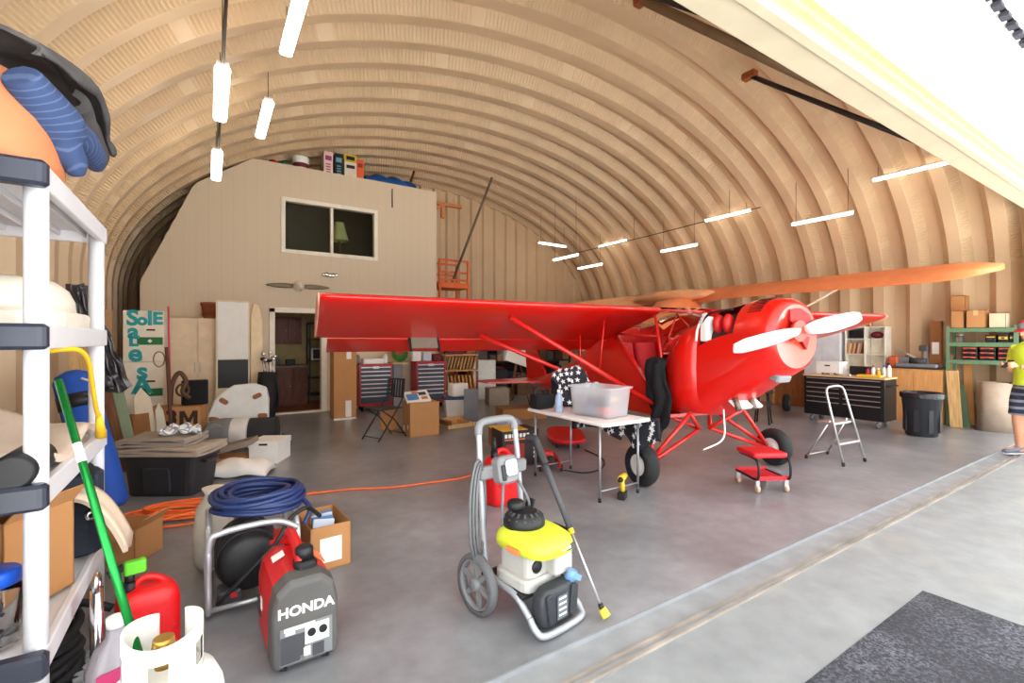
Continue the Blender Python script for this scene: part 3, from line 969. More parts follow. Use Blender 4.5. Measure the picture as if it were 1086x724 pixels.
# --- lowest board: boxes, jar, bag
def carton(name, d, label, loc, rz, cat='box', m=None, group=None, open_=True, flap=.5, th=.006, tape=False):
    w, l, h = d
    m = m or CARD
    t = thing(name, label, cat, loc, rz, group)
    mb = MB()
    mb.box2((-w / 2, -l / 2, 0), (w / 2, l / 2, th))
    for sx in (-1, 1): mb.box((sx * (w / 2 - th / 2), 0, h / 2), (th, l, h))
    for sy in (-1, 1): mb.box((0, sy * (l / 2 - th / 2), h / 2), (w, th, h))
    if not open_: mb.box2((-w / 2, -l / 2, h - th), (w / 2, l / 2, h))
    mb.build('carton_body', m, t)
    if open_:
        f = min(l, w) * flap
        for sx in (-1, 1):
            MB().box((sx * (w / 2 + f * .28), 0, h + f * .32), (th, l * .98, f), rot=(0, sx * R(40), 0)).build('flap', m, t)
        MB().box((0, -l / 2 - f * .2, h - f * .32), (w * .98, th, f * .8), rot=(R(-18), 0, 0)).build('flap', m, t)
    if tape:
        MB().box2((-.03, -l / 2 - .001, h * .7), (.03, l / 2 + .001, h + .0015)).build('tape', mat('pale_tape', (206, 172, 120), .4), t)
    return t
carton('cardboard_box', (.46, .3, .37), 'open brown cardboard box on the lowest board of the white shelf', (-.765, 2.74, .462), -30, flap=.3)
t = thing('jar', 'clear jar with a blue lid on the lowest board of the white shelf', 'jar', (-.62, 2.335, .462))
MB().lathe([(.06, 0), (.068, .01), (.068, .2), (.058, .215), (.055, .215), (.062, .19), (.062, .015), (.01, .012)], n=24, cap=False).build('glass_body', mat('jar_glass', (236, 240, 242), .05, trans=1, noise=0), t)
MB().lathe([(.01, .213), (.066, .213), (.066, .255), (.06, .262), (.01, .262)], n=24).build('lid', mat('blue_lid', (28, 92, 210), .4), t)
mb = MB()
for k in range(9): mb.box((random.uniform(-.03, .03), random.uniform(-.03, .03), .02 + k * .011), (.05, .012, .01), rot=(0, 0, k))
mb.build('contents', DGREY, t)
t = thing('holdall', 'dark navy holdall bag with metal clips at the back of the lowest board', 'bag', (-.62, 3.14, .462), 20)
mb = MB(); mb.rbox((0, 0, .2), (.34, .22, .40), r=.08); mb.build('bag_body', mat('navy_nylon', (40, 46, 60), .8, bump=.4, bscale=20), t)
MB().tube(smoothpath([(-.1, -.12, .36), (-.08, -.16, .46), (.08, -.16, .46), (.1, -.12, .36)], 5), .012).build('handle', BLACK, t)
for x in (-.1, .1): MB().lathe([(.012, -.006), (.026, -.006), (.026, .006), (.012, .006), (.012, -.006)], (x, -.13, .2), 14, 'y', cap=False).build('clip', CHROME, t)
t = thing('spray_bottle', 'white bottle with a red cap beside the navy holdall', 'bottle', (-.60, 2.96, .462))
MB().lathe([(.035, 0), (.04, .02), (.04, .16), (.018, .22), (.016, .25)], n=18).build('bottle_body', WHITE, t)
MB().lathe([(.022, .245), (.022, .29), (.014, .30)], n=14).build('cap', REDP, t)
mb = MB(); mb.grid(lambda u, v: (-.52 + .2 * u, 2.86 + .2 * v, .80 - .28 * u * u + .02 * math.sin(v * 8)), 10, 8, thick=.02)
o = mb.build('paper_bag', mat('beige_paper', (216, 196, 172), .8)); tag(o, 'beige paper bag drooping over the edge of the lowest board', 'paper bag')
# --- floor under and beside the shelf
mb = MB()
for k in range(7):
    r = .19 - .008 * (k % 3); z = .028 + .036 * k
    mb.tube([(r * math.cos(a) + .01 * math.sin(k), r * math.sin(a), z + .01 * math.sin(3 * a + k)) for a in [2 * PI * i / 28 for i in range(28)]], .018, closed=True)
mb.tube(smoothpath([(.12, .13, .26), (.2, .05, .30), (.3, .02, .26)], 6), .018)
o = mb.build('hose_coil', RUBBER, loc=(-.68, 2.86, 0)); tag(o, 'coil of thick black hose on the floor under the white shelf', 'hose')
t = thing('vent_mat', 'grey ribbed plastic mat on the floor beside the black hose coil', 'mat', (-.33, 2.8, 0), 20)
mb = MB(); mb.box((0, 0, .012), (.34, .5, .022)); mb.build('mat_base', GREY, t)
for k in range(12): MB().box((0, -.22 + k * .04, .03), (.34, .016, .018)).build('rib', mat('pale_grey_rib', (160, 164, 168), .5), t)
t = thing('detergent_jug', 'clear jug with a magenta label between the white shelf and the red fuel can', 'jug', (-.30, 2.36, 0), 25)
mb = MB()
mb.loft([ring(0, .09, -.065, .065, 20, 3.4) and [(x * k, (z) * k, h) for x, _, z in ring(0, .09, -.065, .065, 20, 3.4)] for h, k in ((.0, .94), (.02, 1), (.27, 1), (.34, .72), (.38, .34), (.42, .3))])
mb.build('jug_body', mat('jug_plastic', (220, 214, 220), .2, trans=.7, noise=0), t)
MB().lathe([(.03, .415), (.032, .45), (.02, .455)], n=16).build('cap', WHITE, t)
MB().box((0, -.067, .17), (.16, .004, .23)).build('label', mat('magenta_label', (178, 50, 98), .5), t)
MB().box((.091, 0, .15), (.004, .09, .2)).build('label', mat('magenta_label', (178, 50, 98), .5), t)
mb = MB(); mb.tube([(0, 0, .0), (0, .0, .50)], .022, n=14)
mb.tube([(.0, .03 * math.cos(a), .52 + .036 * math.sin(a)) for a in [2 * PI * i / 18 for i in range(18)]], .012, closed=True)
o = mb.build('metal_rod', CHROME, loc=(-.385, 2.55, .0)); tag(o, 'silver metal rod with a ring top standing by the clear jug', 'rod')
# red fuel can with green spout
def fuelcan(loc, rz, label, s=1.0, green=True):
    t = thing('fuel_can', label, 'fuel can', loc, rz)
    rp_ = mat('red_can_plastic', (216, 24, 28), .4, noise=.05, bump=.05)
    mb = MB()
    mb.loft([[(x * k, z * k, h * s) for x, _, z in ring(0, .125 * s, -.09 * s, .09 * s, 24, 4)] for h, k in ((0, .93), (.015, 1), (.06, 1.0), (.26, 1.0), (.30, .94), (.328, .78), (.34, .5))])
    mb.build('can_body', rp_, t)
    MB().tube(smoothpath([(-.075 * s, 0, .28 * s), (-.05 * s, 0, .355 * s), (.0, 0, .375 * s), (.06 * s, 0, .34 * s), (.09 * s, 0, .26 * s)], 5), .017 * s).build('handle', rp_, t)
    for sg in (-1, 1): MB().box((0, sg * .088 * s, .15 * s), (.14 * s, .012, .14 * s), rot=(0, R(45), 0)).build('embossed_cross', rp_, t)
    MB().cyl((-.07 * s, 0, .31 * s), (-.07 * s, 0, .375 * s), .026 * s).build('neck', BLACK, t)
    if green:
        MB().cyl((-.07 * s, 0, .37 * s), (-.07 * s, 0, .42 * s), .02 * s).build('spout', BLACK, t)
        mb = MB(); mb.rbox((-.05 * s, 0, .44 * s), (.085 * s, .05 * s, .06 * s), r=.012); mb.build('spout_cap', mat('bright_green', (104, 208, 50), .4), t)
        MB().box((-.12 * s, 0, .44 * s), (.06 * s, .02, .03 * s), rot=(0, R(-20), 0)).build('trigger', BLACK, t)
    else:
        MB().cyl((-.07 * s, 0, .37 * s), (-.07 * s, 0, .47 * s), .018 * s, .013 * s).build('spout', BLACK, t)
    return t
fuelcan((-.245, 2.87, 0), 12, 'red plastic fuel can with a bright green spout behind the white gas bottle')
# white propane bottle
t = thing('gas_bottle', 'white propane gas bottle with a round collar in the left corner', 'gas bottle', (-.11, 1.71, 0), 0)
gp = mat('bottle_white', (214, 212, 206), .4, noise=.04, scale=4)
mb = MB()
mb.lathe([(.11, .0), (.115, .03), (.1, .035), (.13, .05), (.15, .09), (.155, .13), (.155, .44), (.15, .48), (.13, .525), (.095, .552), (.03, .565)], n=36)
mb.build('tank', gp, t)
N = 44
mb = MB()
mb.grid(lambda u, v: (.098 * math.cos(R(100) + u * R(318)), .098 * math.sin(R(100) + u * R(318)), .545 + .135 * v + .012 * math.sin(u * 9)), N, 6, thick=.006)
# openings of the collar
keep = []
for f, mi_, s_ in zip(mb.f, mb.mi, mb.sm): keep.append(True)
W = N + 1
def hole(f):
    idx = [i % (W * 7) for i in f]
    us = [i % W for i in idx]; vs = [i // W for i in idx]
    u = sum(us) / len(us); v = sum(vs) / len(vs)
    return 1.2 < v < 4.2 and (11 < u < 14.5 or 21 < u < 25 or 31 < u < 34.5)
fl_ = [(f, a, b) for f, a, b in zip(mb.f, mb.mi, mb.sm) if not hole(f)]
mb.f = [a for a, _, _ in fl_]; mb.mi = [b for _, b, _ in fl_]; mb.sm = [c for _, _, c in fl_]
mb.build('collar', gp, t)
mb = MB(); mb.cyl((0, 0, .56), (0, 0, .62), .022); mb.cyl((-.03, 0, .60), (.05, 0, .60), .014); mb.cyl((0, 0, .62), (0, 0, .65), .03, .026)
mb.build('valve', mat('brass', (176, 140, 70), .35, metal=.9), t)
# green broom pole leaning from the bottle to the shelf
t = thing('pole', 'shiny green metal pole leaning on the white shelf, its foot in the gas bottle collar', 'pole', (-.165, 1.745, .562))
a, b = Vector((0, 0, .012)), Vector((-.262, .43, .82))
MB().cyl(a, b, .0115, n=16).build('shaft', mat('green_metal', (20, 128, 52), .25, metal=.6), t)
MB().cyl(a.lerp(b, .68), a.lerp(b, .75), .0122, n=16).build('label', PAPER, t)
o = MB().rbox((0, 0, 0), (.07, .06, .05), r=.02).build('work_glove', mat('olive_leather', (170, 140, 80), .8, bump=.3), loc=(.10, 2.02, .026)); tag(o, 'crumpled tan glove on the floor behind the gas bottle', 'glove')
# cardboard box on the floor behind the shelf, things leaning by the wall
carton('cardboard_box', (.36, .26, .24), 'small open cardboard box on the floor in front of the black tote', (-.50, 4.25, 0), -32, flap=.35)
t = thing('canopy_bag', 'long blue fabric bag with a black band leaning by the left wall', 'bag', (-.78, 5.25, 0), 0)
pts = [Vector((.08, -.1, .10)), Vector((0, .0, .45)), Vector((-.12, .1, .9)), Vector((-.2, .18, 1.25))]
MB().tube(smoothpath(pts, 6), .14, n=16, radii=[.1] + [.14] * 16 + [.12, .05]).build('bag_body', mat('blue_nylon', (26, 78, 172), .7, bump=.3, bscale=14), t)
MB().tube([pts[2].lerp(pts[3], .1), pts[2].lerp(pts[3], .42)], .148, n=16).build('band', BLACK, t)
MB().tube(smoothpath([(-.1, -.05, 1.2), (-.02, -.12, 1.15), (.0, -.1, .95), (-.05, -.04, .8)], 5), .01).build('strap', PAPER, t)
# ---------------------------------------------------------------- black tote with towels
t = thing('storage_tote', 'large black plastic storage tote heaped with folded towels', 'tote', (-.30, 5.86, 0), -32)
mb = MB()
tw, tl = .72, .46
mb.loft([[(x * k, z * k, h) for x, _, z in ring(0, tw / 2, -tl / 2, tl / 2, 28, 7)] for h, k in ((0, .86), (.02, .88), (.34, .98), (.34, 1.03), (.385, 1.04), (.385, .97), (.06, .86))], cap=True, smooth=False)
mb.build('tote_body', mat('tote_black', (44, 44, 48), .45), t)
mb = MB(); mb.rbox((.0, -.222, .16), (.26, .03, .24), r=.03, axis=1, rot=(R(5), 0, 0)); mb.build('front_panel', mat('tote_black', (44, 44, 48), .45), t)
for sx in (-1, 1): MB().rbox((sx * .38, 0, .32), (.05, .2, .035), r=.01).build('handle', mat('tote_black', (44, 44, 48), .45), t)
def towel(w, l, h, c, rz, m, label, group, loc):
    mb = MB()
    for k in range(3):
        hh = h / 3
        pts = []
        mb.grid(lambda u, v: (-w / 2 + w * u, -l / 2 + l * v, hh * (k + .9) + .012 * math.sin(u * 5 + k) * math.sin(v * 4 + k * 2)), 14, 8, thick=hh * .85)
    mb.tube([(-w / 2 + .005, -l / 2 + l * i / 8, h / 2) for i in range(9)], h * .42, n=10)
    o = mb.build('folded_towel', m, loc=loc); o.rotation_euler = (0, 0, R(rz))
    return tag(o, label, 'towel', group)
tm = mat('taupe_towel', (176, 160, 142), .95, noise=.1, bump=.6, bscale=120)
towel(.80, .50, .075, 0, -32, tm, 'lower taupe towel folded across the rim of the black tote', 'towels on the black tote', (-.30, 5.86, .393))
towel(.62, .42, .075, 0, -28, mat('grey_towel', (160, 148, 134), .95, bump=.6, bscale=120), 'upper greyish towel folded on the pile on the black tote', 'towels on the black tote', (-.37, 5.9, .478))
mb = MB()
mb.grid(lambda u, v: (-.17 + .34 * u, -.1 + .2 * v, .045 + .05 * math.sin(u * PI) * math.sin(v * PI) + .02 * math.sin(u * 17 + v * 5) + .015 * math.sin(v * 15)), 26, 16, thick=.03)
pr = bpy.data.materials.new('printed_cloth'); pr.use_nodes = True
nt = pr.node_tree; bs = nt.nodes['Principled BSDF']; bs.inputs['Roughness'].default_value = .9
tc = nt.nodes.new('ShaderNodeTexCoord'); vo = nt.nodes.new('ShaderNodeTexVoronoi'); vo.feature = 'DISTANCE_TO_EDGE'; vo.inputs['Scale'].default_value = 16
nt.links.new(tc.outputs['Object'], vo.inputs['Vector'])
rp = nt.nodes.new('ShaderNodeValToRGB'); rp.color_ramp.elements[0].position = .04; rp.color_ramp.elements[1].position = .09; rp.color_ramp.elements[0].color = lin((120, 130, 146)); rp.color_ramp.elements[1].color = lin((232, 232, 232))
nt.links.new(vo.outputs['Distance'], rp.inputs['Fac']); nt.links.new(rp.outputs['Color'], bs.inputs['Base Color'])
o = mb.build('crumpled_cloth', pr, loc=(-.24, 5.84, .558)); tag(o, 'crumpled white and blue printed cloth on top of the towels', 'cloth')
# white sack, lidded box, frames, bag beside the tote
mb = MB()
mb.grid(lambda u, v: (-.33 + .66 * u, -.2 + .4 * v, .03 + .15 * (math.sin(PI * min(1, max(0, u))) ** .35) * (math.sin(PI * v) ** .45) + .012 * math.sin(u * 11 + v * 7)), 26, 16, thick=.02)
o = mb.build('white_sack', mat('white_sack', (236, 232, 226), .7, noise=.03), loc=(.30, 6.15, .0)); o.rotation_euler = (0, 0, R(-22)); tag(o, 'plump white sack lying on the floor right of the black tote', 'sack')
t = thing('file_box', 'white cardboard file box with a hand hole on the floor beside the white sack', 'box', (.66, 6.68, 0), -28)
MB().box2((-.17, -.2, 0), (.17, .2, .255)).build('box_body', PAPER, t)
MB().box2((-.178, -.208, .20), (.178, .208, .268)).build('lid', PAPER, t)
MB().box((0, -.2095, .235), (.10, .004, .024)).build('hand_hole', BLACK, t)
t = thing('wooden_tray', 'shallow wooden tray tilted against the file box', 'tray', (.22, 6.62, .20), -20)
mb = MB(); mb.box((0, 0, .01), (.56, .3, .012)); mb.build('tray_base', CARD, t, rot=(0, R(-14), 0))
for y in (-.15, .15): MB().box((0, y, .03), (.56, .015, .06)).build('rail', mat('grey_wood', (140, 124, 108), .7), t, rot=(0, R(-14), 0))
for x in (-.28, .28): MB().box((x, 0, .03), (.015, .3, .06)).build('rail', mat('grey_wood', (140, 124, 108), .7), t, rot=(0, R(-14), 0))
carton('cardboard_box', (.5, .3, .12), 'flat cardboard box under the tilted wooden tray', (.14, 6.66, 0), -20, open_=False)
# grey and black soft duffel
t = thing('duffel', 'grey and black inflatable roll with a pale middle lying behind the file box', 'roll', (.40, 7.55, .0), -18)
g1 = mat('roll_grey', (112, 112, 114), .6, bump=.2)
MB().lathe([(.02, -.47), (.10, -.46), (.17, -.42), (.205, -.34), (.215, -.2), (.21, -.12)], (0, 0, .222), 26, 'x').build('end_cap', g1, t)
MB().lathe([(.205, -.13), (.21, -.1), (.208, .02), (.205, .1)], (0, 0, .222), 26, 'x').build('middle', mat('roll_pale', (214, 210, 204), .6), t)
pr_ = []
for i in range(29): pr_.append((.20 + .006 * (i % 2), .08 + .36 * i / 28))
MB().lathe([(.15, .07)] + pr_ + [(.12, .46), (.02, .465)], (0, 0, .222), 26, 'x').build('ribbed_end', mat('roll_black', (40, 40, 42), .7), t)
MB().lathe([(.12, -.012), (.13, 0), (.12, .012)], (-.30, -.165, .26), 22, 'y').build('disc', mat('disc_grey', (128, 130, 134), .5), t)
o = MB().lathe([(.07, 0), (.075, .02), (.075, .17), (.08, .175), (.07, .176), (.068, .02)], n=20).build('metal_can', mat('can_grey', (120, 128, 136), .4, metal=.5), loc=(.96, 7.5, 0)); tag(o, 'open grey metal can right of the grey and black roll', 'can')
o = MB().rbox((0, 0, .09), (.3, .2, .18), r=.05).build('tool_case', mat('slate_plastic', (92, 104, 118), .5), loc=(.08, 7.2, 0)); tag(o, 'slate blue rounded case in front of the grey roll', 'case')
# white float board with brown hand grips
t = thing('float_board', 'white rounded plastic float with brown hand grips standing behind the grey roll', 'float', (.38, 8.15, .0), -12)
mb = MB()
o_ = [(-.40, 0), (.40, 0), (.40, .62), (.36, .80), (.2, .86), (-.08, .84), (-.2, .76), (-.33, .62), (-.40, .42)]
mb.prism([(x, z) for x, z in o_], (0, -.06, 0), (1, 0, 0), (0, 0, 1), (0, 1, 0), .12)
mb.build('float_body', mat('float_white', (222, 222, 218), .45), t, bevel=.03, seg=3, rot=(R(-10), 0, 0))
for x, z, a in ((-.2, .60, 35), (.24, .66, -25), (.32, .36, 0), (-.32, .34, 10)):
    MB().rbox((x, -.068, z), (.13, .02, .07), r=.03, axis=1, rot=(0, R(a), 0)).build('hand_grip', mat('grip_brown', (146, 92, 54), .6), t, rot=(R(-10), 0, 0))
# golf bag
t = thing('golf_bag', 'black golf bag full of clubs leaning by the room door frame', 'golf bag', (.86, 9.55, 0), -10)
MB().tube([(0, 0, .0), (.02, .06, .45), (.04, .12, .92)], .13, n=18, radii=[.15, .175, .165]).build('bag_body', mat('golf_black', (30, 30, 34), .7, bump=.4), t)
MB().rbox((-.03, -.12, .4), (.2, .1, .4), r=.04).build('pocket', mat('golf_black', (30, 30, 34), .7, bump=.4), t)
MB().tube(smoothpath([(.15, .05, .85), (.22, -.02, .6), (.2, .0, .3)], 5), .018).build('strap', BLACK, t)
for k in range(9):
    a = 2 * PI * k / 9
    h = 1.1 + .16 * random.random()
    x0, y0 = .04 + .07 * math.cos(a), .13 + .07 * math.sin(a)
    c = MB().cyl((x0, y0, .85), (x0 * 1.4 - .03, y0 + .05, h), .006, n=8).build('club', CHROME, t)
    MB().sphere((x0 * 1.4 - .03 + .02, y0 + .03, h + .02), (.05, .028, .032) if k % 2 else (.04, .014, .03), 12, 8).build('club_head', REDM if k == 3 else (BLACK if k % 2 else CHROME), c)
# ---------------------------------------------------------------- cabinet, board, boxes at the room wall
beige = mat('beige_laminate', (224, 200, 166), .5)
t = thing('storage_cabinet', 'tall beige two-door storage cabinet against the room wall', 'cabinet', (-.16, 10.3, 0))
MB().box2((-.42, -.27, 0), (.42, .28, 1.9)).build('cabinet_body', beige, t, bevel=.005)
for sx in (-1, 1):
    d = MB().box2((sx * .006, -.29, .08), (sx * .415, -.27, 1.88)).build('door', beige, t, bevel=.004)
    MB().cyl((sx * .04, -.305, .95), (sx * .04, -.305, 1.12), .008, n=8).build('handle', LGREY, d)
o = MB().lathe([(.09, 0), (.10, .02), (.13, .24), (.145, .25), (.145, .3), (.125, .3), (.11, .05), (.01, .04)], n=24).build('plant_pot', mat('terracotta', (150, 84, 54), .8), loc=(.02, 10.3, 1.902)); tag(o, 'brown terracotta pot on top of the beige cabinet', 'pot')
t = thing('display_board', 'tall panel, white above and black below, standing in front of the beige wall', 'panel', (.37, 9.82, 0))
MB().box2((-.26, 0, .0), (.26, .05, 2.22)).build('board_frame', mat('board_frame', (226, 210, 178), .5), t)
MB().box2((-.23, -.008, 1.17), (.24, .0, 2.19)).build('white_panel', PAPER, t)
MB().box2((-.23, -.008, .66), (.24, .0, 1.16)).build('black_panel', BLACK, t)
o = MB().prism([(-.09, 0), (.09, 0), (.11, 1.0), (.10, 1.9), (.04, 2.16), (-.05, 2.2), (-.10, 2.0), (-.11, 1.0)], (0, 0, 0), (1, 0, 0), (0, 0, 1), (0, 1, 0), .05).build('surfboard', mat('cream_board', (232, 210, 166), .4), loc=(.76, 10.0, 0), bevel=.02, seg=3); tag(o, 'cream rounded board standing right of the white and black panel', 'board')
# spray painted cartons
t_c = lin((40, 150, 150))
TEAL = mat('teal_paint', (38, 160, 162), .6, noise=.15, scale=20)
green = mat('green_label', (36, 112, 58), .5)
SB = thing('sign_stand', 'upright white carton stack sprayed with teal letters, standing behind the boxes', 'carton sign', (-.76, 8.72, 0), -6)
wc = mat('white_carton', (234, 224, 204), .7)
MB().box2((-.22, -.16, .0), (.22, .16, .46)).build('base_carton', CARD, SB)
for z0, lets in ((.46, (('s', -.02, .60, .34), ('A', -.02, .40, .34), ('L', -.04, .22, .30), ('e', .02, .06, .24))), (1.2, (('S', -.13, .62, .30), ('o', -.02, .60, .22), ('l', .07, .62, .28), ('E', .16, .62, .24), ('a', -.12, .43, .30), ('L', -.12, .30, .22), ('e', -.10, .12, .34)))):
    b = MB().box2((-.24, -.17, z0), (.24, .17, z0 + .735)).build('white_carton', wc, SB, bevel=.006)
    MB().box((.07, -.172, z0 + .30), (.30, .004, .11)).build('green_label', green, b)
    MB().box((.08, -.172, z0 + .46), (.10, .005, .025)).build('hand_hole', mat('hole_dark', (70, 24, 20), .8), b)
    MB().box((.07, -.1745, z0 + .30), (.04, .003, .04), rot=(0, R(45), 0)).build('label_mark', PAPER, b)
    for ch, x, z, s in lets:
        text('letter', ch, s, TEAL, b, (x, -.1745, z0 + z), FRONT, depth=.002, bold=.011)
# driftwood staff and its strap
t = thing('walking_staff', 'dark brown wooden staff leaning in front of the teal-lettered cartons', 'staff', (-.43, 7.72, 0))
MB().tube(smoothpath([(.03, -.05, 0), (.0, 0, .6), (-.02, .03, 1.1), (-.04, .05, 1.42)], 5), .022).build('shaft', mat('dark_driftwood', (98, 60, 44), .7, bump=.5), t)
MB().tube([(-.12 + .06 * math.cos(a), .08, 1.26 + .1 * math.sin(a)) for a in [2 * PI * i / 18 for i in range(18)]], .008, closed=True).build('strap', mat('strap_brown', (150, 104, 74), .7), t)
o = MB().tube([(-.47, 8.42, .9), (-.49, 8.48, 2.0)], .013).build('pink_stick', mat('pink_paint', (206, 80, 100), .5)); tag(o, 'thin pink stick beside the teal-lettered cartons', 'stick')
# 3M carton pair
t = thing('printed_carton', 'brown carton printed with a big dark number and letter, behind the tote', 'carton', (-.36, 8.0, 0), -12)
MB().box2((-.31, -.18, .0), (.31, .2, .29)).build('lower_carton', CARD, t)
u = MB().box2((-.31, -.18, .292), (.31, .2, .60)).build('upper_carton', CARD, t)
ink = mat('dark_ink', (58, 40, 30), .7)
MP = [(0, 0), (0, 1), (.27, 1), (.5, .42), (.73, 1), (1, 1), (1, 0), (.77, 0), (.77, .58), (.58, .1), (.42, .1), (.23, .58), (.23, 0)]
for par, zb in ((u, .365), (t, .04)):
    text('print', '3', .27, ink, par, (-.02, -.182, zb + .09), FRONT, depth=.001, bold=.012)
    MB().prism([(x * .21, z * .185) for x, z in MP], (.07, -.1835, zb), (1, 0, 0), (0, 0, 1), (0, 1, 0), .003).build('print', ink, par)
# dark statue-like saddle on the cartons: black bag and leather straps
o = MB().rbox((0, 0, .17), (.32, .22, .34), r=.06).build('black_bag', mat('black_cloth', (22, 22, 24), .9), loc=(-.16, 8.1, .602)); tag(o, 'black bag sitting on top of the printed brown carton', 'bag')
mb = MB()
mb.tube(smoothpath([(-.12, 0, .02), (-.1, 0, .3), (-.02, 0, .46), (.06, -.02, .34), (.02, -.04, .2), (.1, -.02, .1)], 6), .03)
mb.tube([(.02 + .07 * math.cos(a), -.03, .22 + .08 * math.sin(a)) for a in [2 * PI * i / 16 for i in range(16)]], .016, closed=True)
o = mb.build('leather_harness', mat('brown_leather', (92, 60, 42), .6, noise=.2), loc=(-.32, 7.98, .602)); tag(o, 'brown leather harness slumped on the printed carton', 'harness')
# leaning planks and boards by the left wall
G = 'boards leaning by the left wall'
def plank(n, lab, x, y, w, l, th, m, tilt, yaw=0, top=None):
    mb = MB()
    if top:
        mb.prism([(-w / 2, 0), (w / 2, 0), (w / 2 * 1.1, l * .5), (w / 2 * .8, l * .85), (.0, l), (-w / 2 * .8, l * .88), (-w / 2, l * .5)], (0, 0, 0), (1, 0, 0), (0, 0, 1), (0, 1, 0), th)
    else:
        mb.box2((-w / 2, 0, 0), (w / 2, th, l))
    o = mb.build(n, m, loc=(x, y, 0), bevel=.003)
    o.rotation_euler = (0, R(tilt), R(yaw))
    return tag(o, lab, 'board', G)
plank('plank', 'dark brown plank in the leaning row, nearest the blue bag', -.86, 6.7, .10, 1.1, .03, mat('walnut', (92, 62, 44), .6), -12)
plank('plank', 'mid brown plank in the leaning row under the silver sheet', -.79, 6.95, .09, 1.05, .03, BROWN, -11)
plank('plank', 'green-painted plank in the leaning row under the silver sheet', -.73, 7.15, .10, 1.0, .03, mat('sage_paint', (140, 156, 124), .6), -10)
plank('plank', 'short tan board with a notched top in the leaning row', -.64, 7.25, .16, .62, .03, CARDD, -5)
plank('plank', 'tan plank half hidden behind the white shelf post', -1.0, 6.5, .14, 1.45, .03, PINE, -6)
plank('paddle_board', 'cream pointed board leaning in front of the teal-lettered cartons', -.62, 7.5, .20, .92, .03, mat('cream_paint', (224, 208, 180), .6), -6, top=True)
plank('paddle_board', 'pale narrow pointed board, right of the cream one', -.47, 7.45, .10, .72, .03, mat('pale_paint', (214, 206, 186), .6), -5, top=True)
plank('plank', 'brown pegboard strip against the left wall, behind the silver sheet', -1.08, 7.6, .16, 1.9, .025, wood('faded_wood', (150, 110, 72), (182, 140, 96)), 0)
sil = mat('silver_sheet', (96, 94, 96), .34, metal=.7, bump=1.0, bscale=5, noise=.3, scale=3)
mb = MB()
mb.grid(lambda u, v: (-1.10 + .27 * (1 - v) + .17 * (u - .5) * (1.1 - .4 * v) + .012 * math.sin(v * 25 + u * 9), 6.40 + .14 * u + .03 * math.sin(u * 16 + v * 5), .98 + 1.10 * v + .03 * math.sin(u * 7) * (1 - v)), 30, 40, thick=.05)
o = mb.build('silver_sheet', sil); tag(o, 'crinkled silver plastic sheet hanging over the leaning boards', 'sheet')
# ---------------------------------------------------------------- orange extension cord
oc = mat('orange_cord', (238, 112, 50), .5)
mb = MB()
random.seed(4)
pts = [(-.9, 4.9, .5), (-.8, 4.95, .25), (-.62, 5.0, .05), (-.3, 5.2, .012)]
for k in range(8):
    a = k * PI
    for j in range(8):
        q = 2 * PI * j / 8
        pts.append((-.12 + .42 * math.cos(q) + .08 * math.sin(k * 2.1), 5.02 + .16 * math.sin(q) + .05 * math.cos(k * 1.7) - .10 * math.cos(q), .012 + .006 * k))
pts += [(.4, 4.85, .012), (.62, 4.9, .012), (.8, 4.95, .012)]
for u_, v_ in ():
    pass
pts += [(1.2, 4.88, .012), (1.55, 4.72, .012), (1.9, 4.66, .012), (2.3, 4.62, .012), (2.55, 4.7, .012)]
mb.tube(smoothpath(pts, 5), .010, n=7)
mb.tube(smoothpath([(-.62, 4.75, .012), (-.2, 4.82, .05), (.15, 4.9, .03), (.5, 5.0, .012), (.9, 4.96, .012)], 6), .010, n=7)
mb.tube(smoothpath([(-.5, 4.9, .02), (-.3, 5.05, .06), (.0, 5.0, .03), (.2, 4.72, .02), (-.1, 4.65, .02), (-.4, 4.7, .02)], 6), .010, n=7)
o = mb.build('extension_cord', oc); tag(o, 'orange extension cord heaped by the tote and trailing across the concrete floor', 'cord')
# ---------------------------------------------------------------- red generator
t = thing('generator', 'red portable inverter generator with a dark grey front panel', 'generator', (.37, 2.65, 0), 2)
gr = mat('generator_red', (200, 24, 28), .4, noise=.08)
gd = mat('generator_grey', (84, 82, 80), .55, noise=.1)
prof = [(-.135, .03), (.135, .03), (.145, .06), (.145, .28), (.125, .37), (.07, .42), (-.07, .42), (-.125, .37), (-.145, .28), (-.145, .06)]
def gsec(y, k, dz_): return [(x * k, y, .03 + (z - .03) * k + dz_) for x, z in prof]
mb = MB(); mb.loft([gsec(-.2, 1, 0), gsec(.12, 1, 0), gsec(.25, .9, 0)], smooth=False); mb.build('shell', gr, t, bevel=.012)
mb = MB(); mb.loft([gsec(-.31, .93, .008), gsec(-.29, 1.0, 0), gsec(-.2, 1.02, 0)], smooth=False); fp = mb.build('front_cover', gd, t, bevel=.01)
mb = MB(); mb.loft([gsec(.24, .92, 0), gsec(.27, .84, .01)], smooth=False); mb.build('rear_cover', gd, t)
text('brand_lettering', 'HONDA', .062, PAPER, fp, (.0, -.3115, .285), FRONT, depth=.001, bold=.002, sx=1.05)
MB().box((0, -.312, .135), (.225, .006, .165)).build('control_panel', mat('panel_grey', (120, 122, 124), .5), fp)
for x, z, w, h, m in ((.045, .165, .105, .085, PAPER), (-.06, .12, .10, .12, DGREY), (.05, .085, .05, .055, DGREY), (-.03, .21, .13, .016, PAPER), (-.07, .192, .04, .012, PAPER), (.0, .09, .03, .04, PAPER), (-.02, .07, .018, .018, PAPER)):
    MB().box((x, -.316, z), (w, .004, h)).build('panel_plate', m, fp)
for x in (.02, .07):
    MB().cyl((x, -.317, .172), (x, -.325, .172), .018, n=18).build('socket', BLACK, fp)
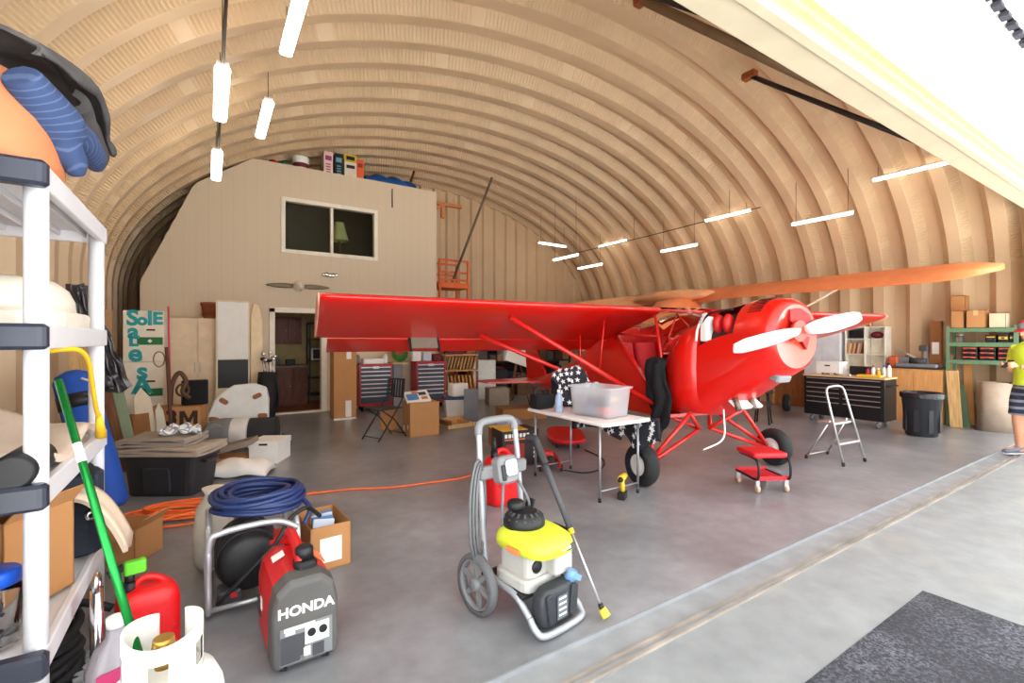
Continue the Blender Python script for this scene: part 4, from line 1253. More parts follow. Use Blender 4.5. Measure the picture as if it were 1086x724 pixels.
for x in (-.09, .09): MB().cyl((x, -.305, .04), (x, -.318, .04), .008, n=10).build('screw', BLACK, fp)
mb = MB(); mb.tube(smoothpath([(0, -.17, .415), (0, -.15, .47), (0, -.02, .495), (0, .12, .49), (0, .17, .42)], 5), .026, n=12); mb.build('carry_handle', gr, t)
mb = MB(); mb.rbox((.02, -.17, .425), (.10, .12, .06), r=.03); mb.lathe([(.045, 0), (.042, .05), (.03, .06)], (.02, -.15, .45), 16); mb.build('fuel_cap', BLACK, t)
MB().box((-.075, .0, .424), (.06, .07, .002), rot=(0, R(-24), 0)).build('sticker', PAPER, t)
MB().box((-.146, .02, .2), (.004, .04, .06)).build('sticker', PAPER, t)
MB().box((.10, -.05, .408), (.07, .12, .004), rot=(0, R(40), 0)).build('label', mat('orange_label', (222, 130, 80), .6), t)
for k in range(4): MB().box((-.147, .1, .12 + k * .03), (.006, .12, .012)).build('side_louvre', gd, t)
for sx in (-1, 1):
    for y in (-.24, .2): MB().cyl((sx * .09, y, 0), (sx * .09, y, .035), .02, n=12).build('foot', RUBBER, t)
# ---------------------------------------------------------------- compressor in a tube frame, blue hose, box
t = thing('compressor', 'black portable compressor in a silver tube frame behind the red generator', 'compressor', (.20, 3.28, 0), 0)
tubem = mat('silver_tube', (186, 188, 192), .35, metal=.6)
for x in (-.20, .24):
    pts = smoothpath([(x, -.27, .05), (x, -.28, .22), (x, -.27, .40), (x, -.18, .475), (x, .1, .475), (x, .26, .42), (x, .28, .2), (x, .26, .05), (x, 0, .04)], 5, closed=True)
    MB().tube(pts, .016, n=10, closed=True).build('frame_loop', tubem, t)
pts = smoothpath([(-.2, -.27, .06), (-.2, -.275, .40), (-.14, -.275, .47), (.12, -.275, .48), (.24, -.275, .42)], 6)
MB().tube(pts, .0175, n=10).build('frame_bar', tubem, t)
for y in (-.27, .27): MB().tube([(-.2, y, .06), (.24, y, .06)], .014).build('cross_bar', tubem, t)
MB().lathe([(.02, -.2), (.13, -.2), (.16, -.17), (.165, -.05), (.165, .16), (.14, .2), (.02, .2)], (0, 0, .24), 26, 'y').build('motor', BLACK, t)
for k in range(5): MB().lathe([(.166, -.012), (.172, 0), (.166, .012)], (0, -.12 + k * .06, .24), 26, 'y').build('cooling_rib', mat('motor_rib', (40, 40, 46), .5), t)
MB().rbox((-.10, -.14, .07), (.12, .14, .08), r=.02).build('pump_block', DGREY, t)
MB().box((-.08, -.215, .09), (.03, .006, .025)).build('switch', REDP, t)
MB().rbox((.14, -.1, .2), (.12, .2, .28), r=.03).build('motor_guard', REDM, t)
MB().tube(smoothpath([(-.16, -.26, .08), (-.05, -.3, .2), (.12, -.3, .36), (.2, -.24, .46), (.3, -.2, .5), (.36, -.3, .47)], 6), .012).build('cable', BLACK, t)
mb = MB()
random.seed(3)
for k in range(9):
    r = .235 - .012 * (k % 3) - .006 * (k // 4)
    z = .018 + .021 * (k % 5) + .012 * (k // 5)
    dx, dy = random.uniform(-.012, .012), random.uniform(-.012, .012)
    mb.tube([(dx + r * math.cos(a) * 1.06, dy + r * math.sin(a), z + .012 * math.sin(2 * a + k)) for a in [2 * PI * i / 36 for i in range(36)]], .0145, n=9, closed=True)
for k in range(4):
    r = .19 - .012 * k
    mb.tube([(r * math.cos(a) * 1.05, r * math.sin(a), .018 + .024 * k + .01 * math.sin(2 * a + k)) for a in [2 * PI * i / 36 for i in range(36)]], .0145, n=9, closed=True)
mb.tube(smoothpath([(.22, -.08, .03), (.26, -.16, -.02), (.22, -.2, -.1)], 6), .0145)
o = mb.build('hose_coil', mat('navy_hose', (34, 50, 96), .4, noise=.1), loc=(.27, 3.30, .496)); tag(o, 'coil of dark blue hose resting on the tube-framed compressor', 'hose')
t = carton('cardboard_box', (.26, .40, .29), 'open cardboard box of blue packets beside the compressor', (.67, 3.48, 0), 4, flap=.0001)
MB().box((.0, -.2015, .13), (.14, .003, .16)).build('label', PAPER, t)
for k in range(4):
    o = MB().rbox((0, 0, 0), (.14, .02, .2), r=.008).build('packet', mat('blue_packet', (92, 118, 160), .4) if k % 2 else mat('pale_packet', (196, 206, 220), .4), loc=(.67 + .01 * (k - 2), 3.38 + .06 * k, .20)); o.rotation_euler = (R(-14 + 8 * k), R(8 - 5 * k), R(3 * k))
    tag(o, ['pale packet nearest the front of the box of packets', 'blue packet second in the box of packets', 'pale packet third in the box of packets', 'blue packet at the back of the box of packets'][k], 'packet', 'packets in the cardboard box')
mb = MB(); mb.lathe([(.08, 0), (.11, .05), (.12, .25), (.10, .40), (.05, .49), (.07, .53)], n=20)
o = mb.build('plastic_sack', mat('clear_sack', (214, 206, 190), .4, noise=.1, bump=.8, bscale=12), loc=(.03, 3.74, 0)); tag(o, 'crumpled pale plastic sack behind the compressor', 'sack')
# ================================================================ pressure washer
t = thing('pressure_washer', 'petrol pressure washer with lime green engine cover on a grey two-wheel frame', 'pressure washer', (1.50, 2.31, 0), 8)
fm = mat('washer_frame', (164, 167, 172), .35, metal=.3)
lime = mat('lime_cover', (206, 214, 60), .4)
gp2 = mat('washer_grey', (118, 118, 120), .5)
for sx in (-1, 1):
    MB().tube(smoothpath([(sx * .14, .155, .98), (sx * .145, .14, .86), (sx * .15, .11, .55), (sx * .15, .07, .24), (sx * .155, -.02, .18), (sx * .165, -.20, .17), (sx * .165, -.315, .095)], 6), .017, n=12).build('frame_tube', fm, t)
MB().tube(smoothpath([(-.165, -.15, .095), (-.165, -.20, .05), (-.12, -.235, .03), (.12, -.235, .03), (.165, -.20, .05), (.165, -.15, .095)], 6), .0175, n=12).build('foot_loop', fm, t)
MB().tube(smoothpath([(-.14, .27, .96), (-.135, .275, 1.0), (-.09, .28, 1.03), (.09, .28, 1.03), (.135, .275, 1.0), (.14, .27, .96)], 6), .0235, n=12).build('handle_grip', gp2, t)
mb = MB(); mb.rbox((0, .215, .745), (.36, .05, .075), r=.02); mb.build('cross_panel', gp2, t)
mb = MB(); mb.rbox((-.02, .17, .755), (.15, .08, .16), r=.04, axis=1, rot=(R(-12), 0, 0)); cpn = mb.build('gauge_panel', gp2, t)
MB().rbox((-.01, .124, .775), (.085, .012, .095), r=.02, axis=1, rot=(R(-12), 0, 0)).build('gauge_face', LGREY, cpn)
MB().rbox((-.065, .125, .75), (.03, .014, .09), r=.012, axis=1, rot=(R(-12), 0, 0)).build('nozzle_slot', BLACK, cpn)
MB().box((0, -.0, .175), (.34, .36, .014)).build('deck_plate', BLACK, t)
# wheels with spokes
for sx in (-1, 1):
    c = (sx * .245, .03, .165)
    w_ = MB().lathe([(.138, -.024), (.158, -.024), (.165, -.012), (.165, .012), (.158, .024), (.138, .024), (.138, -.024)], (0, 0, 0), 40, 'x', cap=False).build('wheel', mat('washer_tyre', (92, 92, 94), .7, bump=.4, bscale=80), t, loc=c)
    mb = MB(); mb.lathe([(.134, -.02), (.14, 0), (.134, .02), (.124, .02), (.124, -.02), (.134, -.02)], (0, 0, 0), 36, 'x', cap=False)
    mb.build('rim', gp2, w_)
    MB().lathe([(.01, -.03), (.034, -.03), (.036, 0), (.034, .03), (.01, .03)], (0, 0, 0), 20, 'x').build('hub', gp2, w_)
    for k in range(6):
        a = 2 * PI * k / 6 + .2
        MB().box((0, .078 * math.sin(a), .078 * math.cos(a)), (.016, .026, .105), rot=(-a, 0, 0)).build('spoke', gp2, w_)
MB().cyl((-.25, .03, .165), (.25, .03, .165), .01).build('axle', gp2, t)
# engine
mb = MB(); mb.rbox((.02, -.03, .30), (.26, .25, .17), r=.04); mb.rbox((.09, -.17, .31), (.14, .12, .13), r=.02); mb.rbox((-.0, -.04, .21), (.29, .28, .07), r=.05)
mb.build('engine_block', mat('engine_grey', (180, 178, 172), .5, noise=.06), t)
MB().lathe([(.01, -.006), (.034, -.005), (.034, .004), (.01, .006)], (-.05, -.158, .30), 18, 'y').build('oil_cap', BLACK, t)
mb = MB()
def oc(h, k, dy=0):
    return [((x * k) + .01, (-.03 + y * k) + dy, h) for x, y in [(.17 * math.copysign(abs(math.cos(a)) ** .6, math.cos(a)), (.15 + (.10 if math.sin(a) < 0 else 0)) * math.copysign(abs(math.sin(a)) ** .6, math.sin(a))) for a in [2 * PI * i / 36 for i in range(36)]]]
mb.loft([oc(.378, .94), oc(.382, 1.0), oc(.42, 1.0), oc(.445, .95), oc(.468, .78), oc(.475, .7)])
cv = mb.build('engine_cover', lime, t)
MB().box((.055, -.272, .408), (.12, .008, .03), rot=(R(-12), 0, 0)).build('label', DGREY, cv)
MB().box((-.175, -.10, .402), (.006, .10, .028)).build('label', mat('orange_label', (222, 130, 80), .6), cv)
for k in range(3): MB().box((.03 + k * .025, -.2775, .409), (.014, .003, .012), rot=(R(-12), 0, 0)).build('label_mark', PAPER, cv)
mb = MB(); mb.lathe([(.118, .455), (.118, .50), (.105, .53), (.07, .548), (.02, .552)], (.0, -.0, 0), 32); rc = mb.build('recoil_dome', BLACK, t)
for k in range(14):
    a = 2 * PI * k / 14
    MB().box((.092 * math.cos(a), .092 * math.sin(a), .53), (.05, .012, .012), rot=(0, R(40), a)).build('grille_bar', DGREY, rc)
MB().lathe([(.045, .55), (.05, .56), (.05, .585), (.042, .595), (.01, .595)], (-.02, .05, 0), 20).build('fuel_cap', BLACK, t)
MB().box((.1, .06, .545), (.014, .06, .07), rot=(0, R(20), 0)).build('throttle_lever', BLACK, t)
mb = MB(); mb.rbox((.215, -.06, .33), (.10, .16, .17), r=.02)
mf = mb.build('muffler_guard', BLACK, t)
for k in range(4): MB().box((.215, -.143, .28 + k * .03), (.075, .006, .010)).build('guard_slot', DGREY, mf)
# detergent tank in front
mb = MB()
mb.loft([[(x * k, z * k2 - .17, h) for x, _, z in ring(0, .145, -.05, .05, 24, 5)] for h, k, k2 in ((.045, .8, .9), (.06, .95, 1), (.14, 1.0, 1.0), (.205, .92, .9), (.23, .7, .7))])
tk = mb.build('detergent_tank', mat('tank_black', (48, 50, 54), .5), t)
for sx in (-1, 1): MB().rbox((sx * .085, -.222, .14), (.05, .02, .16), r=.02, axis=1, rot=(0, R(sx * 8), 0)).build('tank_rib', mat('tank_black', (48, 50, 54), .5), tk)
MB().box((.0, -.223, .13), (.075, .004, .12)).build('label', mat('tank_label', (98, 102, 108), .5), tk)
for k in range(4): MB().box((.0, -.2255, .175 - k * .028), (.055, .002, .009)).build('label_line', PAPER, tk)
mb = MB(); mb.cyl((.10, -.18, .22), (.12, -.19, .27), .032, .026); mb.box((.13, -.2, .235), (.06, .03, .03), rot=(0, R(30), 0)); mb.build('tank_cap', mat('blue_cap', (110, 150, 196), .5), t)
# hose loops hung on the left
hg = mat('hose_grey', (98, 100, 102), .5)
for k in range(3):
    MB().tube([(-.20 - .01 * k + (.075 + .012 * k) * math.cos(q), .17 + .06 * math.cos(q), .56 + (.24 + .02 * k) * math.sin(q)) for q in [2 * PI * i / 36 for i in range(36)]], .0085, n=7, closed=True).build('hose_loop', hg, t)
MB().tube(smoothpath([(.06, .14, .68), (.09, .08, .55), (.06, .1, .4), (.0, .12, .32)], 6), .009, n=7).build('hose', hg, t)
MB().tube(smoothpath([(-.06, .14, .68), (-.10, .10, .5), (-.06, .12, .34)], 6), .009, n=7).build('hose', hg, t)
for ch in t.children:
    if ch.name.split('.')[0] in ('engine_block', 'oil_cap', 'engine_cover', 'recoil_dome', 'fuel_cap', 'throttle_lever', 'muffler_guard', 'deck_plate'): ch.location.y -= .09
    if ch.name.split('.')[0] in ('detergent_tank', 'tank_cap', 'foot_loop'): ch.location.y -= .165
    if ch.name.split('.')[0] in ('handle_grip', 'cross_panel', 'gauge_panel', 'hose_loop', 'hose'): ch.location.y -= .115
# lance
LN = thing('spray_lance', 'black and silver spray lance with a yellow nozzle leaning on the pressure washer', 'spray lance', (1.80, 1.87, 0), 0)
a = Vector((0, 0, .03)); b = Vector((-.09, .52, .90))
MB().cyl(a, a.lerp(b, .48), .008).build('wand', LGREY, LN)
MB().tube([a.lerp(b, .46), a.lerp(b, .7), a.lerp(b, .86)], .019, n=12).build('grip', DGREY, LN)
MB().tube(smoothpath([a.lerp(b, .84), a.lerp(b, .95), b, b + Vector((-.03, .05, .0))], 5), .026, n=12, radii=None).build('gun_body', BLACK, LN)
MB().cyl(a.lerp(b, .43), a.lerp(b, .48), .016).build('coupling', YELLOW, LN)
MB().cyl(a + Vector((0.005, -.01, -.005)), a.lerp(b, .035), .026, .022).build('nozzle', mat('nozzle_yellow', (212, 206, 70), .45), LN)
MB().cyl(a.lerp(b, .03), a.lerp(b, .06), .014).build('nozzle_collar', BLACK, LN)
# red fuel can, printed box, floor jack behind
fuelcan((2.32, 3.78, 0), 10, 'large red fuel can with a black spout behind the pressure washer handle', 1.3, False)
t = thing('product_box', 'black product box with white and orange print on the floor behind the pressure washer', 'box', (3.18, 4.88, 0), -8)
MB().box2((-.24, -.17, 0), (.24, .17, .43)).build('box_body', mat('box_black', (46, 38, 38), .6), t, bevel=.004)
MB().box2((-.242, -.172, .431), (.1, .172, .436)).build('yellow_paper', mat('yellow_print', (232, 190, 60), .6), t)
for k in range(7): MB().box((-.19 + k * .048, -.172, .37), (.034, .003, .045)).build('print', PAPER, t)
MB().box((-.04, -.172, .325), (.34, .003, .014)).build('print', mat('orange_print', (224, 118, 56), .6), t)
for k in range(6): MB().box((.195, -.172, .36 - k * .052), (.04, .003, .03)).build('print', PAPER if k != 1 else mat('orange_print', (224, 118, 56), .6), t)
MB().box((-.07, -.172, .17), (.24, .003, .2)).build('print_panel', mat('print_red', (150, 40, 34), .6), t)
t = thing('floor_jack', 'red low floor jack on the concrete beside the black product box', 'jack', (3.42, 4.50, 0), -30)
for sx in (-1, 1):
    MB().box((sx * .1, 0, .08), (.02, .5, .08)).build('side_plate', REDM, t, bevel=.01)
    for y in (-.2, .22): MB().lathe([(.01, -.015), (.04, -.015), (.04, .015), (.01, .015)], (sx * .12, y, .04), 16, 'x').build('wheel', BLACK, t)
MB().box((0, .12, .12), (.18, .2, .1), taper=.6).build('power_unit', REDM, t, bevel=.01)
MB().box((0, -.1, .13), (.07, .3, .03), rot=(R(-6), 0, 0)).build('lift_arm', REDM, t)
MB().lathe([(.01, .14), (.05, .14), (.055, .17), (.04, .17), (.01, .165)], (0, -.22, 0), 18).build('saddle', BLACK, t)
# black cable on the floor from the jack to under the table
o = MB().tube(smoothpath([(3.45, 4.3, .008), (3.6, 4.05, .008), (3.9, 4.1, .008), (4.2, 4.4, .008), (4.35, 4.9, .008)], 6), .008, n=6).build('power_lead', BLACK); tag(o, 'thin black lead curving over the floor under the white table', 'lead')
# red creeper board
t = thing('creeper', 'red mechanic creeper board with dark underside on the floor beyond the table', 'creeper', (4.45, 5.45, 0), -34)
mb = MB(); mb.loft([[(x * k, y * k, h) for x, y in [(.27 * math.copysign(abs(math.cos(a)) ** .6, math.cos(a)), .55 * math.copysign(abs(math.sin(a)) ** .6, math.sin(a))) for a in [2 * PI * i / 30 for i in range(30)]]] for h, k in ((.06, .8), (.09, .98), (.13, 1), (.14, .96))]); mb.build('board', REDP, t)
for sx in (-1, 1):
    for y in (-.38, .38): MB().lathe([(.01, -.012), (.03, -.012), (.03, .012), (.01, .012)], (sx * .15, y, .03), 12, 'x').build('caster', BLACK, t)
# ================================================================ white folding table with things on it
t = thing('folding_table', 'white folding table with grey legs beside the left main wheel of the red aeroplane', 'table', (3.33, 3.76, 0), 0)
mb = MB(); mb.rbox((0, 0, .735), (.64, 1.24, .032), r=.04); mb.build('table_top', WHITE, t)
tl_ = mat('grey_leg', (150, 152, 156), .4, metal=.6)
for y in (-.5, .53):
    for sx in (-1, 1):
        lg = MB().cyl((sx * .255, y, .02), (sx * .255, y, .725), .0125, n=12).build('leg', tl_, t)
        MB().cyl((sx * .255, y, 0), (sx * .255, y, .04), .016, n=12).build('leg_foot', BLACK, lg)
    MB().cyl((-.255, y, .10), (.255, y, .10), .009, n=10).build('cross_bar', tl_, t)
    MB().cyl((-.255, y, .70), (.255, y, .70), .009, n=10).build('cross_bar', tl_, t)
ct = mat('frosted_plastic', (246, 247, 250), .5, trans=.78, noise=0, ior=1.05)
t = thing('clear_bin', 'frosted clear plastic bin full of parts on the white folding table', 'bin', (3.35, 3.55, .752), 8)
mb = MB()
def bs_(h, k): return [(x * k, y * k, h) for x, y in [(.20 * math.copysign(abs(math.cos(a)) ** .28, math.cos(a)), .27 * math.copysign(abs(math.sin(a)) ** .28, math.sin(a))) for a in [2 * PI * (i + .5) / 32 for i in range(32)]]]
mb.loft([bs_(.012, .2), bs_(.004, .86), bs_(.012, .88), bs_(.285, .98), bs_(.285, 1.06), bs_(.30, 1.07), bs_(.30, 1.0), bs_(.29, .955), bs_(.02, .86), bs_(.016, .3)], cap=True)
mb.build('bin_body', ct, t)
for k, (x, y, z, d, m) in enumerate(((-.05, -.12, .06, (.18, .12, .08), REDP), (.08, -.05, .05, (.1, .14, .07), DGREY), (-.06, .06, .08, (.14, .16, .12), mat('blue_parts', (90, 112, 150), .5)), (.08, .13, .07, (.1, .1, .1), PAPER), (0, .0, .16, (.2, .22, .06), GREY), (-.08, -.1, .15, (.1, .1, .07), DGREY), (.06, -.1, .17, (.1, .12, .04), YELLOW))):
    MB().rbox((x, y, z), d, r=.02, rot=(0, 0, k)).build('contents', m, t)
t = thing('spray_bottle', 'pale blue plastic bottle with a white cap standing left of the frosted bin', 'bottle', (3.12, 3.93, .752))
MB().lathe([(.034, 0), (.04, .01), (.04, .13), (.034, .17), (.016, .2), (.015, .215)], n=20).build('bottle_body', mat('pale_blue', (176, 196, 222), .3, trans=.3, noise=0), t)
MB().lathe([(.018, .21), (.018, .235), (.012, .24)], n=14).build('cap', WHITE, t)
t = thing('tool_bag', 'black tool bag on the far end of the white folding table', 'bag', (3.15, 4.27, .752), 5)
mb = MB(); mb.rbox((0, 0, .08), (.25, .18, .16), r=.05); mb.build('bag_body', mat('black_cloth', (22, 22, 24), .9), t)
MB().tube(smoothpath([(-.1, 0, .15), (-.08, 0, .22), (.08, 0, .22), (.1, 0, .15)], 5), .012).build('handle', BLACK, t)
# star spangled cloth: heap on the table and skirt hanging at its far side
random.seed(11)
star_dark = mat('navy_flag', (38, 38, 46), .9, bump=.3)
def star(mb, p, ax, ay, nn, r):
    p, ax, ay, nn = Vector(p), Vector(ax).normalized(), Vector(ay).normalized(), Vector(nn).normalized()
    ps = [p + nn * .003 + (ax * math.cos(PI / 2 + k * PI / 5) + ay * math.sin(PI / 2 + k * PI / 5)) * (r if k % 2 == 0 else r * .42) for k in range(10)]
    mb.add([p + nn * .003] + ps, [(0, 1 + k, 1 + (k + 1) % 10) for k in range(10)])
def starry(name, fn, nu, nv, label, seed, n, r=.032, group='star printed cloths', flip=1):
    mb = MB(); mb.m(0); mb.grid(fn, nu, nv, thick=.008 * flip)
    mb.m(1); rnd = random.Random(seed)
    cnt = int(round(math.sqrt(n)))
    for i in range(cnt):
        for j in range(cnt):
            u = (i + .5 + rnd.uniform(-.25, .25)) / cnt; v = (j + .5 + rnd.uniform(-.25, .25)) / cnt
            p = Vector(fn(u, v)); du = Vector(fn(min(1, u + .01), v)) - p; dv = Vector(fn(u, min(1, v + .01))) - p
            if du.length < 1e-6 or dv.length < 1e-6: continue
            nn = du.cross(dv).normalized()
            star(mb, p, du, dv, nn * flip, r)
    o = mb.build(name, [star_dark, mat('star_white', (232, 232, 232), .8)])
    return tag(o, label, 'cloth')
def skirt(u, v):
    y = 4.36 - 1.30 * u
    drop = (.30 - .08 * abs(math.sin(u * 5.2))) if u < .62 else (.36 - .85 * abs(u - .8))
    return (3.665 + .02 * math.sin(u * 22) * v, y, .748 - max(.1, drop) * v)
starry('star_cloth', skirt, 40, 10, 'black cloth printed with white stars hanging over the far side of the white table', 5, 50, .036, flip=-1)
def heap(u, v):
    # ridge running from the tool bag up to the lift strut, falling to the table on both sides
    x = 3.34 + .58 * u; y = 4.30 - .22 * u
    top = 1.07 + .14 * math.sin(PI * min(1, u * 1.5)) - .20 * max(0, u - .5) + .02 * math.sin(u * 16)
    a_ = (v - .5) * 2
    return (x + .03 * math.sin(v * 9 + u * 7), y + .13 * a_ + .02 * math.sin(u * 20), top - (top - .765) * abs(a_) ** 1.6 - .0 * v)
starry('star_cloth', heap, 40, 24, 'heap of black star-printed cloth draped under the lift strut on the white table', 8, 110, .034, flip=1)
# black jacket hung on the door sill of the red aeroplane
mb = MB()
mb.grid(lambda u, v: (4.405 - .045 * math.sin(PI * u) - .022 * math.sin(u * 13 + v * 3) - .015 * math.sin(v * 17 + u * 4), 3.80 - (.16 + .16 * math.sin(PI * min(1, v * 1.2)) ** .7) * u + .03 * math.sin(v * 7) + .012 * math.sin(u * 21), 1.26 - (.84 + .07 * math.sin(u * 8)) * v + .06 * math.sin(PI * u) * (1 - v)), 34, 40, thick=.035)
o = mb.build('black_jacket', mat('black_cloth', (22, 22, 24), .9)); tag(o, 'black jacket hanging out of the open cabin door of the red aeroplane', 'jacket')
# yellow drill under the table
t = thing('power_drill', 'yellow and black cordless drill standing on the floor under the white table', 'drill', (3.33, 3.22, 0), -60)
MB().rbox((0, 0, .035), (.07, .12, .07), r=.012).build('battery', BLACK, t)
MB().tube([(0, .01, .06), (0, -.0, .12), (0, -.01, .18)], .022, n=12).build('grip', YELLOW, t)
MB().cyl((0, -.07, .20), (0, .08, .20), .033, .03, n=18).build('motor_body', YELLOW, t)
MB().cyl((0, -.12, .20), (0, -.07, .20), .016, .026, n=16).build('chuck', BLACK, t)
MB().cyl((0, .08, .20), (0, .095, .20), .03, n=18).build('rear_cap', BLACK, t)
# red rolling stool
t = thing('rolling_stool', 'red padded mechanic stool with black tube frame on casters under the propeller', 'stool', (4.80, 2.70, 0), -28)
mb = MB(); mb.rbox((0, 0, .36), (.36, .34, .055), r=.03); mb.build('seat_pad', mat('red_vinyl', (200, 30, 40), .4), t, bevel=.008)
mb = MB(); mb.box((0, 0, .125), (.34, .36, .012)); mb.box((0, -.18, .14), (.34, .01, .04)); mb.box((0, .18, .14), (.34, .01, .04)); mb.build('tray', mat('red_tray', (196, 40, 50), .45), t)
for sx in (-1, 1):
    MB().tube(smoothpath([(sx * .16, .19, .13), (sx * .165, .0, .13), (sx * .165, -.17, .13), (sx * .165, -.215, .17), (sx * .165, -.215, .28), (sx * .165, -.16, .33), (sx * .16, .12, .335)], 5), .012, n=10).build('frame_tube', BLACK, t)
    for y in (-.17, .17):
        c = MB().lathe([(.01, -.014), (.036, -.014), (.038, 0), (.036, .014), (.01, .014)], (sx * .15, y, .038), 18, 'x').build('caster', mat('caster_beige', (206, 176, 150), .5), t)
        MB().rbox((sx * .15, y, .085), (.045, .03, .07), r=.008).build('fork', LGREY, c)
# step ladder
t = thing('step_ladder', 'small folding aluminium step stool with a hoop handle in front of the black tool chest', 'step ladder', (6.66, 2.78, 0), -5)
al = mat('aluminium', (190, 190, 188), .35, metal=.75)
pts = [(-.24, -.19, .02), (-.215, -.08, .45), (-.19, .02, .82)]
hp = [Vector((-.24, -.20, .02)), Vector((-.20, .0, .80))]
MB().tube([(-.24, -.20, .02), (-.205, -.0, .80)] + smoothpath([(-.205, 0, .80), (-.19, .02, .88), (-.12, .03, .925), (.12, .03, .925), (.19, .02, .88), (.205, 0, .80)], 5)[1:] + [(.24, -.20, .02)], .0135, n=10).build('front_frame', al, t)
for sx in (-1, 1):
    MB().tube([(sx * .235, .24, .02), (sx * .19, -.02, .52)], .012, n=10).build('rear_leg', al, t)
    for y, x in ((-.2, .24), (.24, .235)): MB().cyl((sx * x, y, 0), (sx * x, y * .985, .045), .018, n=12).build('foot_cap', BLACK, t)
MB().tube([(-.233, .23, .05), (.233, .23, .05)], .010, n=8).build('rear_bar', al, t)
MB().box((0, -.09, .25), (.44, .13, .03)).build('step', al, t, bevel=.006)
MB().box((0, .03, .48), (.41, .2, .03)).build('step', al, t, bevel=.006)
# ================================================================ things in the middle distance, left of centre
t = thing('tall_carton', 'tall narrow cardboard carton with white label tape left of the red tool chests', 'carton', (2.19, 9.42, 0), 0)
MB().box2((-.21, -.17, 0), (.21, .17, 1.42)).build('carton_body', CARD, t, bevel=.004)
MB().box2((.0, -.172, .05), (.11, -.168, .36)).build('label', PAPER, t)
MB().box2((.02, -.172, 1.15), (.11, -.168, 1.36)).build('label', PAPER, t)
MB().box2((-.21, -.173, .0), (.21, -.168, .035)).build('tape', PAPER, t)
def chest(loc, rz, w, h, label, n=8, d=.45, shell=None, face=None, wheels=True):
    t = thing('tool_chest', label, 'tool chest', loc, rz, None)
    sh = shell or mat('chest_red', (170, 22, 34), .35)
    fc = face or mat('chest_drawer', (52, 58, 68), .4)
    MB().box2((-w / 2, -d / 2, .10), (w / 2, d / 2, h)).build('chest_body', sh, t, bevel=.008)
    z = h - .06
    hs = [.085] * (n - 1) + [.16]
    for k in range(n):
        hh = hs[k] * (h - .22) / sum(hs)
        dr = MB().box2((-w / 2 + .04, -d / 2 - .012, z - hh + .008), (w / 2 - .04, -d / 2, z)).build('drawer', fc, t)
        MB().box((0, -d / 2 - .018, z - .012), (w - .09, .02, .018)).build('pull', LGREY, dr)
        z -= hh
    MB().box((0, -d / 2 - .022, h - .075), (.12, .012, .05)).build('badge', LGREY, t)
    for sx in (-1, 1):
        for y in (-d / 2 + .08, d / 2 - .08):
            MB().lathe([(.01, -.018), (.05, -.018), (.05, .018), (.01, .018)], (sx * (w / 2 - .08), y, .05), 16, 'x').build('caster', RUBBER, t)
    return t
chest((3.03, 10.25, 0), -6, .70, 1.0, 'red tool chest with dark drawers beside the tall carton')
chest((4.22, 10.1, 0), -6, .68, 1.03, 'red tool chest with dark drawers behind the box of books')
t = thing('workbench', 'workbench top between the two red tool chests', 'workbench', (3.63, 10.33, 0))
MB().box2((-.22, -.22, .97), (.14, .24, 1.01)).build('bench_top', mat('bench_top', (206, 176, 140), .6), t)
MB().box2((-.23, .2, 0), (.15, .23, .97)).build('bench_panel', mat('bench_grey', (170, 168, 170), .6), t)
MB().box2((-.23, -.2, 0), (-.2, .23, .97)).build('leg', DGREY, t)
o = MB().lathe([(.01, 0), (.19, 0), (.19, .02), (.01, .02)], (0, 0, 0), 30, 'y').build('round_sign', mat('sign_green', (60, 120, 50), .5)); o.location = (3.62, 10.28, 1.205); tag(o, 'round green sign propped on the workbench', 'sign')
MB().lathe([(.185, -.006), (.196, -.004), (.196, .024), (.185, .026)], (0, 0, 0), 30, 'y', cap=False).build('rim', mat('sign_rim', (196, 160, 90), .5), o)
MB().sphere((0, -.004, .02), (.10, .006, .05), 14, 8).build('emblem', mat('sign_red', (176, 60, 40), .5), o)
t = thing('parts_tray', 'white plastic tray on the left red tool chest', 'tray', (3.0, 10.25, 1.002), -6)
MB().box2((-.2, -.14, 0), (.2, .14, .012)).build('tray_base', WHITE, t)
for sx in (-1, 1): MB().box((sx * .2, 0, .05), (.012, .28, .1)).build('side', WHITE, t)
for sy in (-1, 1): MB().box((0, sy * .14, .05), (.41, .012, .1)).build('side', WHITE, t)
for k, (x, m, lb) in enumerate(((-.30, GREY, 'grey can at the left end of the red tool chest top'), (.28, WHITE, 'white can at the right end of the red tool chest top'))):
    o = MB().lathe([(.05, 0), (.052, .01), (.052, .15), (.03, .18), (.03, .2)], n=16).build('spray_can', m, loc=(3.0 + x, 10.3 - x * .1, 1.002)); tag(o, lb, 'can')
for k, (x, h, m, lb) in enumerate(((3.95, .22, PAPER, 'white paper packet leaning on the right red tool chest'), (4.2, .2, mat('pale_packet', (196, 206, 220), .4), 'pale blue box on the right red tool chest'), (4.45, .16, mat('maroon', (110, 22, 30), .6), 'maroon cloth-covered box on the right red tool chest'))):
    o = MB().rbox((0, 0, h / 2), (.2, .14, h), r=.02).build('small_box', m, loc=(x, 10.15, 1.033)); tag(o, lb, 'box')
